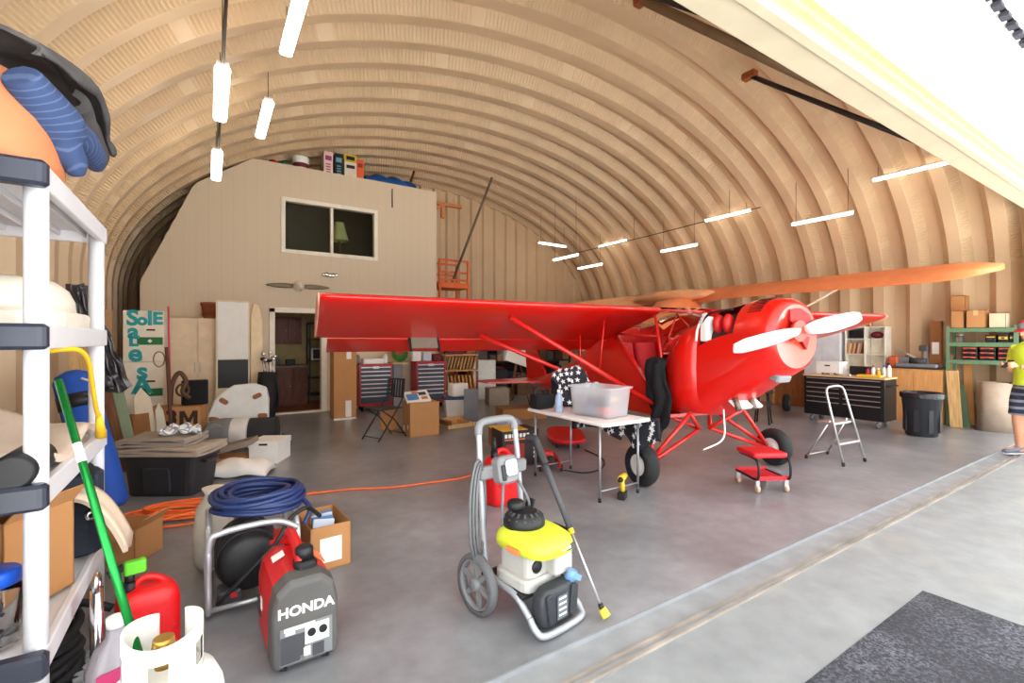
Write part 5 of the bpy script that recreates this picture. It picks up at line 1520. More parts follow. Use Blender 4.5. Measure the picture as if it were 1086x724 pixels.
# folding bistro chair
t = thing('folding_chair', 'black metal folding bistro chair with slatted back left of the box of books', 'chair', (2.28, 7.2, 0), -68)
bm = mat('black_iron', (40, 40, 42), .5, metal=.3)
for sx in (-1, 1):
    MB().tube([(sx * .19, .25, .90), (sx * .19, .22, .62), (sx * .19, .1, .45), (sx * .19, -.26, .0)], .011, n=8).build('leg', bm, t)
    MB().tube([(sx * .17, -.18, .46), (sx * .17, .06, .30), (sx * .17, .30, .0)], .011, n=8).build('leg', bm, t)
for k in range(7): MB().box((0, -.19 + k * .062, .465), (.40, .045, .012)).build('seat_slat', bm, t)
for k in range(6): MB().box((-.15 + k * .06, .237, .76), (.03, .008, .28), rot=(R(-6), 0, 0)).build('back_slat', bm, t)
MB().tube([(-.19, .25, .90), (.19, .25, .90)], .012).build('top_rail', bm, t)
MB().tube([(-.19, .225, .62), (.19, .225, .62)], .01).build('back_rail', bm, t)
MB().tube([(-.19, -.23, .05), (.19, -.23, .05)], .008).build('stretcher', bm, t)
MB().tube([(-.17, .27, .05), (.17, .27, .05)], .008).build('stretcher', bm, t)
t = carton('book_carton', (.48, .42, .53), 'brown cardboard carton topped with a picture book, right of the folding chair', (2.88, 7.2, 0), -3, open_=False)
MB().box((-.2415, -.1, .14), (.003, .05, .07)).build('label', PAPER, t); MB().box((-.2415, .1, .10), (.003, .07, .09)).build('label', PAPER, t)
t = thing('picture_book', 'white and blue picture book lying tilted on the brown carton', 'book', (2.83, 7.22, .60), -10)
MB().box((0, 0, 0), (.38, .34, .03), rot=(R(22), R(-4), 0)).build('pages', PAPER, t)
mb = MB()
for k, (x, y, w, h, m) in enumerate(((-.08, -.02, .18, .2, 0), (.09, .06, .12, .1, 1), (.1, -.09, .1, .08, 2), (-.02, .11, .1, .08, 2))):
    mb.m(m); mb.box((x, y, 0), (w, h, .002))
mb.build('cover_print', [mat('print_blue', (86, 136, 196), .5), mat('print_navy', (40, 44, 60), .5), mat('print_orange', (206, 124, 70), .5)], t, loc=(0, -.006, .016), rot=(R(22), R(-4), 0))
carton('cardboard_box', (.3, .3, .34), 'smaller brown carton half hidden behind the folding chair', (2.62, 7.95, 0), -20, open_=False)
# storage bin with blue lid, grey panel, timber frames
t = thing('storage_bin', 'pale plastic bin with a dark blue lid behind the grey foam block', 'bin', (4.05, 8.15, 0), -20)
MB().box((0, 0, .20), (.52, .38, .40), taper=1.12).build('bin_body', mat('bin_pale', (204, 196, 188), .4), t, bevel=.02)
MB().rbox((0, 0, .42), (.62, .46, .05), r=.04).build('lid', mat('navy_lid', (50, 60, 104), .5), t)
o = MB().rbox((0, 0, .12), (.34, .26, .24), r=.06).build('white_sack', mat('white_sack', (236, 232, 226), .7, noise=.03), loc=(4.02, 8.15, .447)); tag(o, 'white sack on the blue lid of the pale bin', 'sack')
o = MB().box2((-.13, -.05, 0), (.13, .05, .62)).build('foam_block', mat('foam_grey', (112, 112, 116), .9, bump=.3), loc=(4.02, 7.62, .0), bevel=.01); o.rotation_euler = (0, 0, R(-28)); tag(o, 'upright dark grey foam block in front of the pale bin', 'block')
t = thing('timber_frame', 'low brown and pale timber frame lying on the floor right of the brown carton', 'timber frame', (3.72, 7.55, 0), 8)
for a, b, m in (((-.34, -.22, 0), (.5, -.17, .06), PINE), ((-.34, .18, 0), (.5, .23, .12), OAK), ((-.34, -.2, .06), (-.26, .2, .13), BROWN), ((.1, -.2, .0), (.16, .2, .08), OAK)):
    MB().box2(a, b).build('timber', m, t)
o = MB().sphere((0, 0, .14), (.24, .17, .14), 20, 12).build('pillow', mat('blue_stripe_cloth', (156, 166, 196), .9, noise=.25, scale=10), loc=(4.05, 6.4, .001)); tag(o, 'rumpled pale blue cloth bundle right of the pressure washer handle', 'cloth bundle')
t = thing('yellow_box', 'low yellow topped box on the floor behind the product box', 'box', (3.62, 5.75, 0), -18)
MB().box2((-.24, -.16, 0), (.24, .16, .25)).build('box_body', CARDD, t); MB().box2((-.242, -.162, .251), (.242, .162, .262)).build('lid', mat('yellow_print', (232, 190, 60), .6), t)
# wooden slat rack
t = thing('lumber_rack', 'rack of stacked light wooden slats right of the second red tool chest', 'rack', (5.15, 10.35, 0), -12)
for x in (-.38, .38):
    for y in (-.2, .2): MB().box((x, y, .6), (.05, .05, 1.2)).build('post', BROWN, t)
for z in (.3, .78, 1.15): MB().box((0, 0, z), (.82, .46, .03)).build('shelf', OAK, t)
for k in range(9): MB().box((-.32 + k * .08, -.02, .96), (.02, .36, .30), rot=(0, R(14), 0)).build('slat', PINE, t)
for k in range(8): MB().box((-.32 + k * .09, -.02, .50), (.03, .36, .32), rot=(0, R(-10), 0)).build('slat', OAK, t)
o = MB().rbox((0, 0, .14), (.5, .28, .28), r=.08).build('maroon_bag', mat('maroon', (110, 22, 30), .6), loc=(5.0, 10.35, 1.172)); tag(o, 'maroon bag on top of the slat rack', 'bag')
# two white drawers carton against the dark racking
t = thing('white_cabinet', 'white metal cabinet of two doors beside the slat rack', 'cabinet', (5.93, 10.6, 0), -14)
MB().box2((-.29, -.2, 0), (.29, .2, 1.0)).build('cabinet_body', mat('cabinet_white', (226, 226, 220), .4), t, bevel=.005)
for z0, z1 in ((.03, .48), (.52, .97)):
    d = MB().box2((-.27, -.215, z0), (.27, -.2, z1)).build('door', mat('cabinet_white', (226, 226, 220), .4), t, bevel=.004)
    MB().box((.2, -.225, (z0 + z1) / 2), (.02, .02, .1)).build('handle', LGREY, d)
# dark racking with cases at the back
t = thing('racking', 'dark steel racking crowded with gear under the left wing, by the back wall', 'racking', (8.12, 12.4, 0), 0)
MB().box((0, .34, 1.1), (3.9, .02, 2.2)).build('back_panel', mat('rack_shade', (34, 28, 26), .8), t)  # dark sheet added so the gaps between shelves read as shade
rk = mat('rack_steel', (58, 50, 46), .6)
for x in (-1.94, 1.94):
    for y in (-.3, .3): MB().box((x, y, 1.05), (.05, .05, 2.1)).build('post', rk, t)
for z in (.25, .85, 1.45, 2.05): MB().box((0, 0, z), (3.9, .66, .05)).build('shelf', rk, t)
random.seed(21)
pal = [mat('gear_black', (36, 34, 36), .6), mat('gear_brown', (96, 70, 50), .7), mat('gear_grey', (96, 96, 98), .6), mat('gear_tan', (170, 130, 92), .7), mat('gear_white', (214, 210, 202), .6), mat('gear_blue', (50, 60, 92), .6), mat('gear_red', (130, 34, 30), .6)]
ordn = ['first', 'second', 'third', 'fourth', 'fifth', 'sixth', 'seventh', 'eighth', 'ninth', 'tenth', 'eleventh', 'twelfth', 'thirteenth', 'fourteenth', 'fifteenth']
names = ['black', 'brown', 'grey', 'tan', 'white', 'navy', 'dark red']
words = ['lowest', 'second', 'third', 'top']
for zi, z in enumerate((.275, .875, 1.475, 2.075)):
    x = -1.8
    k = 0
    while x < 1.75:
        c = random.randrange(7); w_ = random.uniform(.18, .42); h_ = random.uniform(.16, .44) if zi < 3 else random.uniform(.1, .3)
        cx = 8.12 + x + w_ / 2; cy = 12.35
        o = MB().rbox((0, 0, h_ / 2), (w_ * .94, random.uniform(.3, .5), h_), r=.03).build('gear_case', pal[c], loc=(cx, cy, z + .001)); tag(o, '%s case %s from the left on the %s shelf of the dark racking' % (names[c], ordn[k], words[zi]), 'case', 'cases on the dark steel racking')
        x += w_ + random.uniform(.0, .08); k += 1
# dark cases standing on the floor in front of the racking
for k, (x, y, w_, d_, h_, m, lb) in enumerate(((6.6, 11.3, .8, .5, .7, pal[0], 'big black case on the floor before the dark racking'), (7.5, 10.9, .7, .5, .55, pal[1], 'brown trunk on the floor before the dark racking'), (5.7, 9.5, .5, .4, .4, mat('grey_wood', (140, 124, 108), .7), 'grey wooden crate on the floor right of the pale bin'), (5.1, 7.6, .9, .5, .22, CARDD, 'flat brown carton on the floor behind the pale blue bundle'))):
    o = MB().rbox((0, 0, h_ / 2), (w_, d_, h_), r=.03).build('trunk', m, loc=(x, y, 0)); o.rotation_euler = (0, 0, R(-15)); tag(o, lb, 'trunk')
# white board leaning above
o = MB().box((0, 0, .0), (.62, .03, .42), rot=(0, R(24), 0)).build('white_board', PAPER, loc=(7.95, 10.92, .80)) if False else None
t = thing('drawing_board', 'tilted white board on an easel in front of the dark racking', 'board', (6.35, 9.6, 0), -12)
MB().box((0, 0, 1.12), (.62, .03, .40), rot=(R(-14), R(18), 0)).build('board', PAPER, t)
for a, b in (((-.25, -.1, 0), (-.02, .02, 1.1)), ((.25, -.1, 0), (.02, .02, 1.1)), ((0, .35, 0), (0, .03, 1.1))): MB().tube([a, b], .014).build('leg', BROWN, t)

# ================================================================ on the room roof and walls
t = thing('bucket', 'white bucket with a dark red band on the edge of the room roof', 'bucket', (1.66, 10.9, 5.101))
MB().lathe([(.14, 0), (.145, .02), (.165, .27), (.17, .28), (.165, .29), (.01, .29)], n=26).build('bucket_body', WHITE, t)
MB().lathe([(.1495, .06), (.158, .155)], n=26, cap=False).build('band', mat('maroon', (110, 22, 30), .6), t)
for nm, x, w_, h_, m, lb, col in (('tall_box', 2.19, .19, .50, mat('pink_carton', (232, 200, 190), .6), 'tall pale pink box upright on the room roof', (150, 60, 110)), ('tall_box', 2.41, .17, .50, mat('black_carton', (30, 30, 36), .5), 'tall black box upright on the room roof', (110, 170, 190)), ('product_box', 2.66, .26, .36, mat('white_print', (226, 216, 196), .6), 'white box carrying a yellow box on the room roof', (40, 36, 40)), ('product_box', 2.87, .16, .46, mat('orange_carton', (226, 100, 50), .6), 'orange box right of the white one on the room roof', (150, 50, 40))):
    t = thing(nm, lb, 'box', (x, 10.88, 5.101))
    MB().box2((-w_ / 2, -.12, 0), (w_ / 2, .12, h_)).build('box_body', m, t)
    pm = mat('print_%d_%d_%d' % col, col, .6)
    MB().box((0, -.122, h_ * .72), (w_ * .7, .003, h_ * .2)).build('print', pm, t)
    if h_ > .48:
        for k in range(4): MB().box((0, -.122, h_ * (.12 + .11 * k)), (w_ * .5, .003, h_ * .05)).build('print', pm, t)
t = thing('product_box', 'yellow and black box lying on top of the white box on the room roof', 'box', (2.66, 10.88, 5.463))
MB().box2((-.14, -.11, 0), (.14, .11, .17)).build('box_body', mat('yellow_carton', (206, 180, 50), .6), t); MB().box((0, -.112, .09), (.18, .003, .08)).build('print', BLACK, t)
mb = MB()
mb.grid(lambda u, v: (3.0 + 1.22 * u, 10.75 + .55 * v, 5.13 + .24 * math.sin(PI * v) ** .6 * (.5 + .5 * math.sin(PI * u) ** .5) + .05 * math.sin(u * 19 + v * 7) * math.sin(PI * v)), 34, 14, thick=.02)
o = mb.build('tarpaulin', mat('blue_tarp', (30, 92, 168), .5, bump=.5, bscale=14)); tag(o, 'crumpled blue tarpaulin heaped on the edge of the room roof', 'tarpaulin')
for x, m, lb in ((1.12, REDP, 'small red can on the room roof edge'), (1.34, mat('teal_can', (60, 140, 140), .5), 'small teal can on the room roof edge')):
    o = MB().lathe([(.07, 0), (.075, .01), (.075, .1), (.05, .12), (.01, .12)], n=16).build('paint_can', m, loc=(x, 10.85, 5.101)); tag(o, lb, 'can')
# decorative propeller and chrome badge on the siding
t = thing('wall_propeller', 'wooden two-blade propeller with a white spinner mounted on the beige wall', 'propeller', (1.57, 10.56, 2.62), 0)
MB().lathe([(.11, .035), (.105, -.04), (.08, -.11), (.04, -.15), (.005, -.165)], n=24, axis='y').build('spinner', mat('spinner_white', (226, 214, 196), .4), t)
for sx in (-1, 1):
    secs = []
    for k in range(8):
        r = .08 + .52 * k / 7
        w_ = [.035, .045, .05, .05, .046, .04, .03, .012][k]
        secs.append([(sx * r, .012 * math.sin(q), w_ * math.cos(q) - .02 * sx * 0) for q in [2 * PI * i / 10 for i in range(10)]])
    MB().loft(secs).build('blade', mat('prop_wood', (126, 112, 84), .4), t)
t = thing('chrome_badge', 'small oval chrome emblem on the beige wall above the propeller', 'emblem', (2.19, 10.575, 2.90))
for k in range(5): MB().sphere((-.13 + .065 * k, 0, .008 * math.sin(k * 2)), (.045, .022, .05 if k in (1, 2, 3) else .035), 12, 8).build('lobe', CHROME, t)
o = MB().cyl((3.55, 10.585, 4.55), (3.55, 10.585, 4.98), .012).build('hanging_rod', DGREY); tag(o, 'thin grey rod hanging on the beige wall right of the window', 'rod')
# lamp behind the upper window
t = thing('table_lamp', 'table lamp with a pale green shade behind the upper window', 'lamp', (2.55, 11.35, 2.602))
MB().lathe([(.16, 0), (.16, .03), (.03, .06), (.03, 1.2)], n=18).build('lamp_base', BROWN, t)
MB().lathe([(.21, 1.2), (.10, 1.62)], n=24, cap=False).build('lamp_shade', mat('lamp_shade', (196, 200, 130), .8), t)
# kitchen seen through the room door
cw = wood('cherry_wood', (92, 42, 22), (126, 62, 34))
def cab(name, label, loc, w, h, d, nd):
    t = thing(name, label, 'cabinet', loc)
    MB().box2((-w / 2, -d / 2, 0), (w / 2, d / 2, h)).build('cabinet_body', cw, t)
    for k in range(nd):
        x0 = -w / 2 + w * k / nd
        dd = MB().box2((x0 + .01, -d / 2 - .02, .03), (x0 + w / nd - .01, -d / 2, h - .03)).build('door', cw, t, bevel=.006)
        MB().box2((x0 + .07, -d / 2 - .026, .10), (x0 + w / nd - .07, -d / 2 - .018, h - .10)).build('door_panel', cw, dd, bevel=.006)
        MB().sphere((x0 + w / nd - .04, -d / 2 - .03, h * .5), .014, 8, 6).build('knob', LGREY, dd)
    return t
cab('base_cabinet', 'cherry wood kitchen base cabinet seen through the room doorway', (1.45, 12.1, .023), 1.0, .86, .55, 3)
cab('wall_cabinet', 'cherry wood wall cabinet high in the kitchen behind the doorway', (1.40, 12.22, 1.42), .9, .62, .32, 3)
o = MB().box2((-.52, -.32, 0), (.52, .29, .04)).build('worktop', mat('kitchen_top', (120, 84, 60), .4), loc=(1.45, 12.1, .885)); tag(o, 'brown kitchen worktop on the cherry base cabinet', 'worktop')
for k, (x, m, h_, lb) in enumerate(((1.35, GREY, .22, 'grey bottle on the kitchen worktop'), (1.6, BLACK, .14, 'black toaster on the kitchen worktop'))):
    o = (MB().lathe([(.04, 0), (.04, .15), (.015, .18), (.015, h_)], n=14) if k == 0 else MB().rbox((0, 0, h_ / 2), (.2, .14, h_), r=.03)).build('bottle' if k == 0 else 'toaster', m, loc=(x, 12.0, .927)); tag(o, lb, 'bottle' if k == 0 else 'toaster')
t = thing('kitchen_rack', 'tall black shelf rack in the kitchen doorway holding a microwave', 'rack', (2.27, 12.05, .023))
for x in (-.27, .27):
    for y in (-.2, .2): MB().box((x, y, .95), (.03, .03, 1.9)).build('post', BLACK, t)
for z in (.2, .6, 1.0, 1.5, 1.88): MB().box((0, 0, z), (.56, .43, .03)).build('shelf', BROWN if z in (1.0, 1.5) else BLACK, t)
t = thing('microwave', 'white microwave with a black door on the kitchen rack', 'microwave', (2.27, 12.0, 1.04))
MB().box2((-.24, -.18, 0), (.24, .18, .28)).build('case', WHITE, t, bevel=.01)
MB().box2((-.21, -.186, .03), (.11, -.18, .25)).build('door', BLACK, t)
MB().box2((.13, -.186, .03), (.22, -.18, .25)).build('control_panel', DGREY, t)
# ================================================================ orange lift and poles behind the room
t = thing('scaffold', 'orange steel scaffold tower behind the right end of the beige room', 'scaffold', (5.65, 12.05, 0))
sc_ = mat('orange_steel', (226, 104, 44), .5, noise=.12)
for x in (-.42, .42):
    for y in (-.35, .35): MB().box((x, y, 1.85), (.05, .05, 3.7)).build('upright', sc_, t)
for z in (.4, 1.3, 2.2, 3.15, 3.36, 3.68):
    for y in (-.35, .35): MB().box((0, y, z), (.84, .04, .05)).build('rail', sc_, t)
MB().box((0, 0, 3.0), (.92, .74, .14)).build('platform', mat('orange_deck', (238, 110, 30), .5), t)
o = MB().box((.75, 0, .04), (1.7, .10, .08)).box((1.05, 0, -.16), (.10, .08, .34)).box((.85, 0, -.12), (.06, .06, .5), rot=(0, R(52), 0)).build('hoist_beam', mat('tan_deck', (196, 130, 80), .7), loc=(4.22, 11.6, 5.101)); tag(o, 'orange brown hoist beam sticking out from the right corner of the room roof', 'beam')
o = MB().cyl((5.62, 11.75, 3.10), (6.3, 10.75, 5.80), .035, n=10).build('pole', mat('pole_grey', (112, 100, 82), .5)); tag(o, 'long grey-brown pole leaning from the orange scaffold up to the roof ribs', 'pole')
o = MB().cyl((4.14, 11.25, 5.102), (4.4, 11.45, 5.8), .03, n=10).build('pole', mat('pole_brown', (96, 70, 52), .5)); tag(o, 'short brown pole standing on the room roof beside the blue tarpaulin', 'pole')
# ================================================================ right wall
# black roller tool chest facing the room
t = thing('roller_chest', 'long black roller tool chest with rows of drawers by the right wall', 'tool chest', (9.76, 3.89, 0), -90)
bk = mat('chest_black', (22, 22, 24), .35)
W_, D_ = 1.27, .50
MB().box2((-W_ / 2, -D_ / 2, .13), (W_ / 2, D_ / 2, .84)).build('chest_body', bk, t, bevel=.008)
MB().box2((-W_ / 2 - .01, -D_ / 2 - .01, .842), (W_ / 2 + .01, D_ / 2 + .01, .872)).build('wood_top', wood('chest_top', (196, 160, 110), (216, 184, 134), axis=0), t)
def drw(x0, x1, z0, z1):
    d = MB().box2((x0, -D_ / 2 - .012, z0), (x1, -D_ / 2, z1)).build('drawer', bk, t, bevel=.003)
    MB().box2((x0 + .02, -D_ / 2 - .022, z1 - .022), (x1 - .02, -D_ / 2 - .010, z1 - .008)).build('pull', LGREY, d)
drw(-.60, .60, .745, .825)
for k in range(4):
    z1 = .735 - k * .085
    drw(-.60, -.02, z1 - .078, z1)
    drw(.0, .60, z1 - .078, z1)
drw(-.60, -.02, .15, .39); drw(.0, .60, .15, .39)
MB().tube([(.64, -.2, .73), (.67, -.2, .73), (.67, .2, .73), (.64, .2, .73)], .012).build('side_handle', BLACK, t)
for sx in (-1, 1):
    for y in (-.17, .17):
        c = MB().lathe([(.01, -.02), (.06, -.02), (.06, .02), (.01, .02)], (sx * .52, y, .06), 20, 'x').build('caster', mat('caster_grey', (110, 110, 114), .5), t)
        MB().box((sx * .52, y, .105), (.06, .05, .06)).build('bracket', LGREY, c)
# things on the chest
t = thing('storage_box', 'white lidded storage box with a dark slot on the black roller chest', 'box', (9.95, 4.25, .873), -90)
MB().box2((-.2, -.14, 0), (.2, .14, .19)).build('box_body', WHITE, t, bevel=.008); MB().box2((-.21, -.15, .19), (.21, .15, .235)).build('lid', WHITE, t, bevel=.008); MB().box((.0, -.151, .16), (.09, .004, .022)).build('slot', BLACK, t)
o = MB().rbox((0, 0, .08), (.15, .32, .16), r=.02).build('black_case', BLACK, loc=(10.0, 3.78, .873)); tag(o, 'black case behind the bottles on the black roller chest', 'case')
for k, (y, h_, m, cm) in enumerate(((3.62, .14, mat('bottle_red', (170, 40, 36), .4), BLACK), (3.54, .17, WHITE, REDP), (3.46, .13, mat('bottle_yellow', (226, 196, 70), .4), WHITE), (3.38, .18, PAPER, mat('blue_lid', (28, 92, 210), .4)), (3.31, .22, WHITE, BLACK))):
    t = thing('bottle', ['small red bottle with a black cap', 'white bottle with a red cap', 'short yellow bottle with a white cap', 'white bottle with a blue cap', 'tall white bottle with a black cap'][k] + ' on the black roller chest', 'bottle', (9.86, y, .873), 0, 'bottles on the black roller chest')
    MB().lathe([(.026, 0), (.03, .01), (.03, h_ * .7), (.013, h_ * .88), (.012, h_)], n=16).build('bottle_body', m, t)
    MB().lathe([(.016, h_ - .01), (.016, h_ + .02), (.01, h_ + .025)], n=12).build('cap', cm, t)
o = MB().rbox((0, 0, .02), (.16, .36, .035), r=.02).build('yellow_tray', YELLOW, loc=(9.62, 3.50, .873)); tag(o, 'flat yellow tray at the front edge of the black roller chest', 'tray')
for k, (x, y, a) in enumerate(((9.6, 4.1, 20), (9.62, 4.0, 70), (9.6, 3.9, 110), (9.63, 4.2, 150), (9.6, 3.8, 30))):
    o = MB().cyl((-.06, 0, .015), (.06, 0, .015), .014, .009, n=10).sphere((.06, 0, .02), (.022, .022, .018), 10, 6).build('hand_tool', DGREY if k % 2 else LGREY, loc=(x, y, .874)); o.rotation_euler = (0, 0, R(a)); tag(o, ['nearest', 'second', 'middle', 'farthest', 'right end'][[1, 2, 3, 0, 4][k]].replace('nearest', 'left end').replace('farthest', 'fourth') + ' small loose hand tool along the black roller chest top', 'tool', 'loose tools on the black roller chest')
# pale bookcase behind it
t = thing('bookcase', 'cream open bookcase of two columns against the right wall', 'bookcase', (11.28, 4.15, 0), -90)
cb = mat('cream_laminate', (236, 230, 214), .5)
MB().box2((-.35, .135, 0), (.35, .15, 1.78)).build('back_panel', cb, t)
for x in (-.34, 0, .34): MB().box((x, 0, .89), (.022, .28, 1.78)).build('upright', cb, t)
for z in (.02, .45, .9, 1.22, 1.53, 1.77):
    for x in (-.17, .17): MB().box((x, 0, z), (.32, .27, .02)).build('shelf', cb, t)
for k in range(7):
    o = MB().box((0, 0, .11), (.19, .03, .22)).build('book', mat('book_%d' % k, [(196, 150, 100), (226, 206, 170), (170, 110, 70), (216, 180, 130), (150, 60, 50), (206, 190, 160), (180, 130, 84)][k], .7), loc=(11.26, 4.47 - k * .037, 1.234)); o.rotation_euler = (R(10), 0, 0)
    tag(o, ['first', 'second', 'third', 'fourth', 'fifth (dark red)', 'sixth', 'seventh'][k] + ' book from the left on the middle shelf of the cream bookcase', 'book', 'books in the cream bookcase')
o = MB().rbox((0, 0, .09), (.2, .26, .17), r=.03).build('black_case', BLACK, loc=(11.26, 4.31, 1.542)); tag(o, 'black and red case on the left top shelf of the cream bookcase', 'case')
o = MB().sphere((0, 0, .07), (.08, .11, .07), 16, 10).build('helmet', mat('maroon', (110, 22, 30), .6), loc=(11.26, 3.98, 1.542)); tag(o, 'dark red cap on the right top shelf of the cream bookcase', 'cap')
for k, y in enumerate((4.22, 4.1)):
    o = MB().lathe([(.03, 0), (.035, .02), (.03, .1), (.012, .15), (.012, .18)], n=14).build('trophy', mat('brass', (176, 140, 70), .35, metal=.9), loc=(11.26, y, 1.782)); tag(o, ['small brass ornament on the bookcase top, next to its left column', 'small brass ornament on the bookcase top, above its right column'][k], 'ornament')
# pale cabinet doors and a wooden door panel along the wall
t = thing('white_wardrobe', 'pale bluish white sheet-metal cupboard against the right wall behind the propeller', 'cupboard', (11.25, 4.93, 0), -90)
pw = mat('pale_sheet', (228, 232, 238), .4)
MB().box2((-.36, -.12, 0), (.36, .12, 1.95)).build('cabinet_body', pw, t, bevel=.004)
for sx in (-1, 1): d = MB().box2((sx * .005, -.135, .05), (sx * .35, -.12, 1.93)).build('door', pw, t, bevel=.003); MB().box((sx * .04, -.145, 1.0), (.014, .02, .12)).build('handle', LGREY, d)
t = thing('door_leaf', 'brown wooden door leaf with pine edges flat on the right wall', 'door', (11.32, 5.68, 0), -90)
MB().box2((-.36, -.03, 0), (.36, .03, 1.98)).build('panel', wood('door_brown', (134, 84, 44), (166, 110, 62)), t)
for x in (-.37, .37): MB().box((x, 0, .99), (.05, .07, 2.0)).build('stile', PINE, t)
# oak cabinet with a saw on it
t = thing('oak_cabinet', 'honey oak base cabinet against the right wall behind the black dustbin', 'cabinet', (11.2, 3.32, 0), -90)
MB().box2((-.42, -.23, 0), (.42, .22, .98)).build('cabinet_body', OAK, t, bevel=.004)
for a, b in ((-.41, -.005), (.005, .41)): MB().box2((a, -.245, .06), (b, -.23, .95)).build('door', OAK, t, bevel=.004)
MB().box2((-.43, -.25, .98), (.43, .22, 1.0)).build('cabinet_top', mat('dark_top', (70, 52, 40), .5), t)
t = thing('mitre_saw', 'grey bench machine with a round motor on the oak cabinet', 'saw', (11.1, 3.28, 1.001), -90)
MB().rbox((0, 0, .04), (.62, .3, .07), r=.03).build('saw_base', mat('machine_grey', (120, 126, 132), .45, metal=.3), t)
MB().cyl((-.1, 0, .12), (.12, 0, .12), .06, n=18).build('motor', DGREY, t)
MB().box((.1, .05, .2), (.05, .06, .3)).build('column', LGREY, t)
MB().rbox((.09, .0, .36), (.14, .14, .1), r=.03).build('head', DGREY, t)
MB().box((-.22, .06, .13), (.16, .14, .12)).build('table_block', mat('machine_grey', (120, 126, 132), .45, metal=.3), t)
MB().tube([(-.05, .02, .18), (-.36, .02, .36)], .008).build('arm', LGREY, t)
o = MB().rbox((0, 0, .1), (.2, .14, .2), r=.02).build('orange_case', mat('orange_case', (200, 92, 50), .5), loc=(11.1, 3.64, 1.001)); tag(o, 'small orange-brown case at the left end of the oak cabinet top', 'case')
t = thing('narrow_carton', 'narrow tall brown carton with a white label leaning on the wall above the oak cabinet', 'carton', (11.33, 3.08, 1.001), -90)
MB().box2((-.08, -.06, 0), (.08, .06, .86)).build('carton_body', CARDD, t); MB().box((0, -.061, .36), (.10, .003, .22)).build('label', PAPER, t)
# black dustbin
t = thing('dustbin', 'black ribbed plastic dustbin with a bag over its rim in front of the oak cabinet', 'dustbin', (9.55, 2.78, 0), 0)
bb = mat('bin_black', (46, 48, 52), .5)
MB().lathe([(.19, 0), (.2, .01), (.255, .62), (.27, .63), (.27, .67), (.25, .67), (.24, .62), (.19, .03), (.01, .025)], n=36).build('bin_body', bb, t)
MB().lathe([(.274, .60 ), (.278, .66), (.27, .685), (.24, .68), (.235, .60)], n=36, cap=False).build('bin_bag', mat('bag_black', (38, 38, 42), .25, bump=1.0, bscale=30), t)
for k in range(8):
    a = 2 * PI * k / 8
    MB().box((.226 * math.cos(a), .226 * math.sin(a), .28), (.02, .06, .42), rot=(0, R(5), 0) if False else (0, 0, a)).build('rib', bb, t)
# planks and the carpet roll at the wall
G2 = 'planks leaning by the green shelf'
for n_, lb, x, y, w, l, m, tl in (('plank', 'tall thin dark-edged plank between the oak cabinet and the green shelf', 11.05, 2.845, .05, 1.25, wood('faded_wood', (150, 110, 72), (182, 140, 96)), -1), ('plank', 'wide pale pine plank leaning on the green shelf upright', 10.90, 2.70, .16, .98, PINE, 4), ('plank', 'dark green board leaning beside the carpet roll', 10.95, 2.58, .10, .74, mat('green_board', (70, 90, 62), .7), 7), ('plank', 'brown plank standing behind the dark green board', 11.36, 2.62, .12, 1.1, OAK, 3)):
    o = MB().box2((-.015, -w / 2, 0), (.015, w / 2, l)).build(n_, m, loc=(x, y, 0), bevel=.003); o.rotation_euler = (R(-tl) if n_ else 0, R(3), 0)
    tag(o, lb, 'board', G2)
pts = []
for i in range(140):
    a = 2 * PI * i / 28
    r = .27 - .0016 * i
    pts.append((r * math.cos(a + 2.6), r * math.sin(a + 2.6)))
mb = MB()
n = len(pts)
vs = []
for x, y in pts: vs += [(x, y, 0), (x * .94, y * .94, .80 + .015 * math.sin(x * 20))]
mb.add(vs, [(2 * i, 2 * i + 2, 2 * i + 3, 2 * i + 1) for i in range(n - 1)], True)
o = mb.build('carpet_roll', mat('carpet_beige', (176, 158, 140), .95, noise=.1, bump=.6, bscale=140), loc=(11.1, 2.26, 0))
sm = o.modifiers.new('thick', 'SOLIDIFY'); sm.thickness = .008
tag(o, 'standing roll of beige carpet on the floor under the green shelf', 'carpet roll')
# green steel shelf
t = thing('steel_shelf', 'green steel shelving with three shelves by the right wall near the door', 'shelf', (11.17, 2.42, 0), -90)
gs = mat('green_steel', (98, 132, 100), .5, noise=.08)
for x in (-.42, .42):
    for y in (-.16, .16):
        p = MB().box((x, y, .88), (.05, .035, 1.76)).build('upright', gs, t)
for z in (1.17, 1.47, 1.72):
    MB().box((0, 0, z - .02), (.84, .34, .02)).build('shelf_board', gs, t)
    for y in (-.175, .175): MB().box((0, y, z - .035), (.86, .016, .07)).build('shelf_beam', gs, t)
def tcase(x, y, z, w, h, label, bands):
    t = thing('tool_case', label, 'tool case', (y, x, z), -90, 'tool cases on the green shelf')
    MB().rbox((0, 0, h / 2), (w, .22, h), r=.015).build('case_body', BLACK, t)
    for m, zz, hh in bands: MB().box((0, -.112, zz * h), (w * .8, .006, hh * h)).build('band', m, t)
    MB().box((0, -.118, h * .5), (w * .3, .016, h * .18)).build('latch', DGREY, t)
ob = mat('case_orange', (220, 84, 50), .5); yb = mat('case_yellow', (226, 180, 50), .5)
tcase(2.30, 11.12, 1.472, .13, .13, 'small black tool case first on the middle green shelf', [(yb, .7, .12)])
tcase(2.20 - .05, 11.12, 1.472, .13, .15, 'black case with a yellow band, second on the middle green shelf', [(yb, .5, .3)])
tcase(2.03, 11.12, 1.472, .1, .16, 'black case nearest the person on the middle green shelf', [(yb, .5, .2)])
k = 0
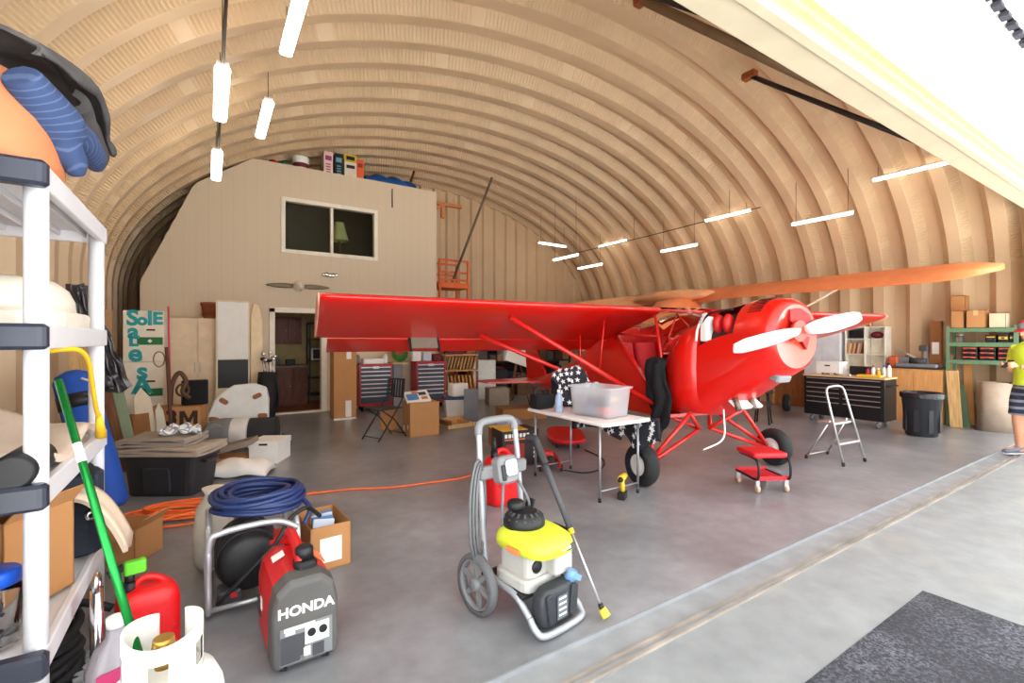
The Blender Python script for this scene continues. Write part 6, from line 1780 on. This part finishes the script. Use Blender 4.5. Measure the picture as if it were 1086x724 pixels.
for x in (2.56, 2.34, 2.12):
    for j in range(3):
        tcase(x, 11.12, 1.172 + .077 * j, .2, .074, 'flat black and orange case, %s of the %s stack on the low green shelf' % (['bottom', 'middle', 'top'][j], {2.56: 'left', 2.34: 'centre', 2.12: 'right'}[x]), [(ob, .6, .3)])
t = thing('chrome_jar', 'clear jar of bits at the left end of the middle green shelf', 'jar', (11.1, 2.70, 1.472))
MB().lathe([(.05, 0), (.055, .01), (.055, .10), (.045, .12)], n=18).build('jar_body', mat('jar_glass', (236, 240, 242), .05, trans=1, noise=0), t); MB().lathe([(.05, .118), (.05, .14), (.01, .145)], n=18).build('lid', LGREY, t)
t = carton('cardboard_box', (.17, .26, .30), 'open brown carton at the left end of the green shelf top', (11.15, 2.72, 1.722), -90, open_=False)
t = carton('cardboard_box', (.20, .22, .58), 'tall brown carton standing behind the others on the green shelf top', (11.33, 2.76, 1.722), -90, open_=False)
t = carton('cardboard_box', (.24, .28, .30), 'brown printed carton in the middle of the green shelf top', (11.15, 2.48, 1.722), -90, open_=False, tape=True)
t = carton('cardboard_box', (.20, .26, .24), 'pale carton at the right end of the green shelf top', (11.15, 2.22, 1.722), -90, open_=False, m=mat('pale_carton', (222, 200, 168), .8))
# small stool and the wheel behind the red aeroplane
t = thing('stool', 'dark four-legged stool standing behind the red aeroplane nose wheel strut', 'stool', (8.45, 4.72, 0), 20)
MB().lathe([(.01, .56), (.16, .56), (.17, .58), (.16, .60), (.01, .60)], n=24).build('seat', BLACK, t)
for a in (45, 135, 225, 315): MB().tube([(.17 * math.cos(R(a)), .17 * math.sin(R(a)), 0), (.10 * math.cos(R(a)), .10 * math.sin(R(a)), .56)], .014).build('leg', BLACK, t)
t = thing('spare_wheel', 'small black tyre on a grey rim standing by the wooden door leaf', 'wheel', (10.3, 5.25, .185), -70)
wheel(t, (0, 0, 0), .185, .13, mat('grey_rim', (150, 150, 150), .5), 'tyre')
# ================================================================ the person at the right edge
P_ = thing('person', 'person in a lime shirt, striped shorts and cap looking down at a phone', 'person', (9.03, 1.51, 0), -122)
skin = mat('skin', (214, 158, 124), .55, noise=.05)
mb = MB()
def limb(pts, rad, n=14):
    P2 = smoothpath(pts, 5)
    m_ = len(pts) - 1
    rr = []
    for i in range(len(P2)):
        q = i / 5; a = min(int(q), m_ - 1); f = q - a
        rr.append(rad[a] + (rad[min(a + 1, m_)] - rad[a]) * f)
    mb.tube(P2, .05, n=n, radii=rr)
for sx, dy in ((-1, -.05), (1, .05)):
    limb([(sx * .10, .02, .95), (sx * .11, dy * .3, .70), (sx * .11, dy * .6 - .015, .50), (sx * .11, dy + .03, .28), (sx * .11, dy + .03, .09)], [.095, .082, .062, .06, .042])
    limb([(sx * .11, dy + .05, .055), (sx * .115, dy - .06, .05), (sx * .12, dy - .15, .035)], [.042, .045, .03])
secs = []
for z, hw, hd, oy in ((.90, .165, .115, .02), (1.0, .165, .115, .015), (1.12, .155, .105, .0), (1.28, .18, .115, -.005), (1.40, .185, .105, .0), (1.455, .14, .08, .01), (1.49, .07, .06, .015)):
    secs.append([(hw * math.cos(a), oy + hd * math.sin(a), z) for a in [2 * PI * i / 24 for i in range(24)]])
mb.loft(secs)
limb([(0, .015, 1.46), (0, .0, 1.52), (0, -.02, 1.58)], [.06, .055, .06])
HC = Vector((0, -.035, 1.635))
hr = Euler((R(20), 0, 0))
def hp_(v): return HC + hr.to_matrix() @ Vector(v)
mb.sphere(hp_((0, .01, .02)), (.075, .092, .105), 20, 14, rot=hr)
mb.sphere(hp_((0, -.03, -.05)), (.058, .062, .065), 16, 10, rot=hr)
mb.sphere(hp_((0, -.055, -.085)), (.034, .034, .03), 12, 8)
mb.tube([hp_((0, -.078, .03)), hp_((0, -.102, -.008)), hp_((0, -.112, -.022))], .012, n=8, radii=[.008, .013, .016])
mb.sphere(hp_((0, -.088, -.052)), (.026, .012, .008), 10, 6, rot=hr)
for sx in (-1, 1): mb.sphere(hp_((sx * .076, .015, -.005)), (.012, .022, .034), 10, 8, rot=hr)
# arms: bent at the elbow, hands meeting in front around the phone
HANDS = {}
for sx in (-1, 1):
    w = Vector((sx * .075, -.21, 1.17))
    limb([(sx * .175, .0, 1.40), (sx * .225, .03, 1.28), (sx * .235, .02, 1.13), (sx * .17, -.10, 1.13), w], [.058, .05, .045, .04, .027])
    pc = w + Vector((-sx * .02, -.055, .018))
    mb.sphere(pc, (.030, .050, .020), 14, 8, rot=(0, R(sx * 50), R(sx * 14)))
    for k in range(4):
        b0 = pc + Vector((sx * .012 - sx * .004 * k, -.035 + .004 * k, .022 - .020 * k + .008))
        L_ = [.028, .032, .030, .023][k]
        limb([b0, b0 + Vector((-sx * .004, -L_, .004)), b0 + Vector((-sx * .022, -L_ - .012, .006)), b0 + Vector((-sx * .036, -L_ - .004, .006))], [.0095, .009, .0085, .007], n=8)
    tb = pc + Vector((-sx * .006, .012, .022))
    limb([tb, tb + Vector((-sx * .012, -.022, .016)), tb + Vector((-sx * .026, -.042, .014))], [.011, .0095, .008], n=8)
body = mb.build('body', skin, P_)
rm = body.modifiers.new('fuse', 'REMESH'); rm.mode = 'VOXEL'; rm.voxel_size = .006; rm.use_smooth_shade = True
s2 = body.modifiers.new('soft', 'SMOOTH'); s2.factor = .5; s2.iterations = 3
# eyes and brows
for sx in (-1, 1):
    MB().sphere(hp_((sx * .030, -.082, .018)), .0105, 10, 8).build('eye', mat('eye_white', (230, 226, 220), .2), body)
    MB().sphere(hp_((sx * .030, -.0905, .016)), .005, 8, 6).build('iris', mat('iris_dark', (50, 36, 28), .2), body)
    MB().tube([hp_((sx * .016, -.092, .038)), hp_((sx * .032, -.092, .042)), hp_((sx * .046, -.082, .036))], .0045, n=6).build('eyebrow', mat('hair_grey', (120, 112, 104), .8), body)
# hair and cap
mb = MB()
secs = []
for k, (z, k1) in enumerate(((-.055, .98), (-.02, 1.03), (.02, 1.05), (.06, 1.0))):
    secs.append([hp_((.079 * k1 * math.cos(a), .016 + .096 * k1 * math.sin(a), z)) for a in [R(-22) + R(224) * i / 24 for i in range(25)]])
mb.loft(secs, closed=False, cap=False)
o = mb.build('hair', mat('hair_grey', (120, 112, 104), .8, noise=.3, scale=60), P_)
sm = o.modifiers.new('thick', 'SOLIDIFY'); sm.thickness = .012; sm.offset = 1
mb = MB()
secs = []
for z, k1 in ((.045, 1.09), (.075, 1.09), (.105, .98), (.13, .72), (.142, .3)):
    secs.append([hp_((.079 * k1 * math.cos(a), .012 + .098 * k1 * math.sin(a), z)) for a in [2 * PI * i / 24 for i in range(24)]])
mb.loft(secs)
capm = mat('cap_grey', (120, 118, 118), .8)
cp = mb.build('cap', capm, P_)
mb = MB()
mb.grid(lambda u, v: tuple(hp_((-.07 + .14 * u, -.085 - .085 * v * math.sin(PI * (.12 + .76 * u)), .052 - .012 * v - .02 * abs(u - .5)))), 10, 5, thick=.005)
mb.build('brim', mat('cap_red', (190, 30, 44), .7), cp)
MB().sphere(hp_((0, -.01, .118)), (.05, .055, .03), 14, 8, rot=hr).build('cap_top', mat('cap_red', (190, 30, 44), .7), cp)
# shirt
lime2 = mat('lime_shirt', (214, 240, 66), .85, noise=.04, bump=.15, bscale=20)
mb = MB()
secs = []
for z, hw, hd, oy in ((.915, .195, .145, .02), (1.0, .188, .138, .015), (1.12, .178, .128, .0), (1.28, .198, .134, -.005), (1.39, .205, .122, .0), (1.45, .165, .095, .01), (1.49, .095, .078, .012), (1.50, .078, .068, .012)):
    secs.append([(hw * math.cos(a) * (1 + .012 * math.sin(5 * a + z * 30)), oy + hd * math.sin(a), z) for a in [2 * PI * i / 30 for i in range(30)]])
mb.loft(secs)
for sx in (-1, 1):
    mb.tube([(sx * .15, .005, 1.41), (sx * .195, .015, 1.35), (sx * .225, .028, 1.27), (sx * .238, .028, 1.20)], .07, n=16, radii=[.075, .076, .072, .074])
o = mb.build('shirt', lime2, P_)
rm = o.modifiers.new('fuse', 'REMESH'); rm.mode = 'VOXEL'; rm.voxel_size = .009; rm.use_smooth_shade = True
# striped shorts
shm = bpy.data.materials.new('striped_shorts'); shm.use_nodes = True
nt = shm.node_tree; bs = nt.nodes['Principled BSDF']; bs.inputs['Roughness'].default_value = .9
tc = nt.nodes.new('ShaderNodeTexCoord'); sp = nt.nodes.new('ShaderNodeSeparateXYZ'); nt.links.new(tc.outputs['Object'], sp.inputs[0])
ml = nt.nodes.new('ShaderNodeMath'); ml.operation = 'MULTIPLY'; ml.inputs[1].default_value = 11; nt.links.new(sp.outputs['Z'], ml.inputs[0])
fr_ = nt.nodes.new('ShaderNodeMath'); fr_.operation = 'FRACT'; nt.links.new(ml.outputs[0], fr_.inputs[0])
rp = nt.nodes.new('ShaderNodeValToRGB'); rp.color_ramp.interpolation = 'CONSTANT'
rp.color_ramp.elements[0].color = lin((44, 48, 62)); rp.color_ramp.elements[1].position = .62; rp.color_ramp.elements[1].color = lin((128, 134, 150))
nt.links.new(fr_.outputs[0], rp.inputs['Fac']); nt.links.new(rp.outputs['Color'], bs.inputs['Base Color'])
mb = MB()
secs = []
for z, hw, hd in ((.965, .178, .128), (.9, .19, .142), (.80, .195, .148)):
    secs.append([(hw * math.cos(a), .015 + hd * math.sin(a), z) for a in [2 * PI * i / 26 for i in range(26)]])
mb.loft(secs)
for sx, dy in ((-1, -.05), (1, .05)):
    mb.tube([(sx * .10, .015, .86), (sx * .108, dy * .25, .72), (sx * .112, dy * .45, .57), (sx * .113, dy * .5, .52)], .1, n=20, radii=[.108, .108, .104, .108])
o = mb.build('shorts', shm, P_)
rm = o.modifiers.new('fuse', 'REMESH'); rm.mode = 'VOXEL'; rm.voxel_size = .009; rm.use_smooth_shade = True
# shoes
for sx, dy in ((-1, -.05), (1, .05)):
    sh = thing_ = None
    mb = MB()
    secs = []
    for y, hw, zt in ((.105, .026, .055), (.085, .040, .095), (.03, .044, .10), (-.04, .046, .085), (-.11, .050, .065), (-.16, .046, .052), (-.185, .028, .038)):
        secs.append([(sx * .115 + q[0], dy + y - .0, .012 + q[2]) for q in ring(0, hw, 0, zt, 18, 2.6)])
    mb.loft(secs)
    s_ = mb.build('shoe', mat('shoe_grey', (112, 116, 128), .7, bump=.2), P_)
    mb = MB()
    mb.loft([[(sx * .115 + x * 1.0, dy - .04 + y, z) for x, y in [(.050 * math.copysign(abs(math.cos(a)) ** .8, math.cos(a)), .152 * math.sin(a)) for a in [2 * PI * i / 24 for i in range(24)]]] for z in (.0, .022)])
    mb.build('sole', mat('sole_pale', (206, 206, 206), .6), s_)
# phone held in the hands
t = thing('phone', 'dark mobile phone held by the person in the lime shirt', 'phone', (9.03, 1.51, 0), -122)
MB().rbox((0, -.305, 1.205), (.072, .01, .145), r=.004, rot=(R(-50), 0, 0)).build('phone_body', mat('phone_black', (28, 28, 30), .25), t)
# ================================================================ camera, sky, sun
cam = bpy.data.cameras.new('camera')
cam.sensor_width = 36.0
cam.lens = 500 / 1086 * 36.0
cam.shift_y = -2.0 / 1086
cam.clip_start = .02
co = bpy.data.objects.new('camera', cam)
co.location = (0, 0, 1.52)
co.rotation_euler = (PI / 2, 0, -math.atan(322 / 500))
COL.objects.link(co)
sc = bpy.context.scene
sc.camera = co
w = bpy.data.worlds.new('sky'); sc.world = w; w.use_nodes = True
bg = w.node_tree.nodes['Background']
bg.inputs['Color'].default_value = (.93, .965, 1.0, 1)
bg.inputs['Strength'].default_value = 1.9
sun = bpy.data.lights.new('sun', 'SUN'); sun.energy = 28; sun.angle = R(.6); sun.color = (1, .95, .88)
so = bpy.data.objects.new('sun', sun); so.rotation_euler = (R(34), 0, 0); COL.objects.link(so)
sc.view_settings.view_transform = 'Standard'
sc.view_settings.look = 'None'
sc.view_settings.gamma = 1.0
sc.view_settings.use_curve_mapping = False
sc.view_settings.exposure = 1.3
sc.cycles.max_bounces = 10
sc.cycles.diffuse_bounces = 7
sc.cycles.use_denoising = True
sc.cycles.sample_clamp_indirect = 6
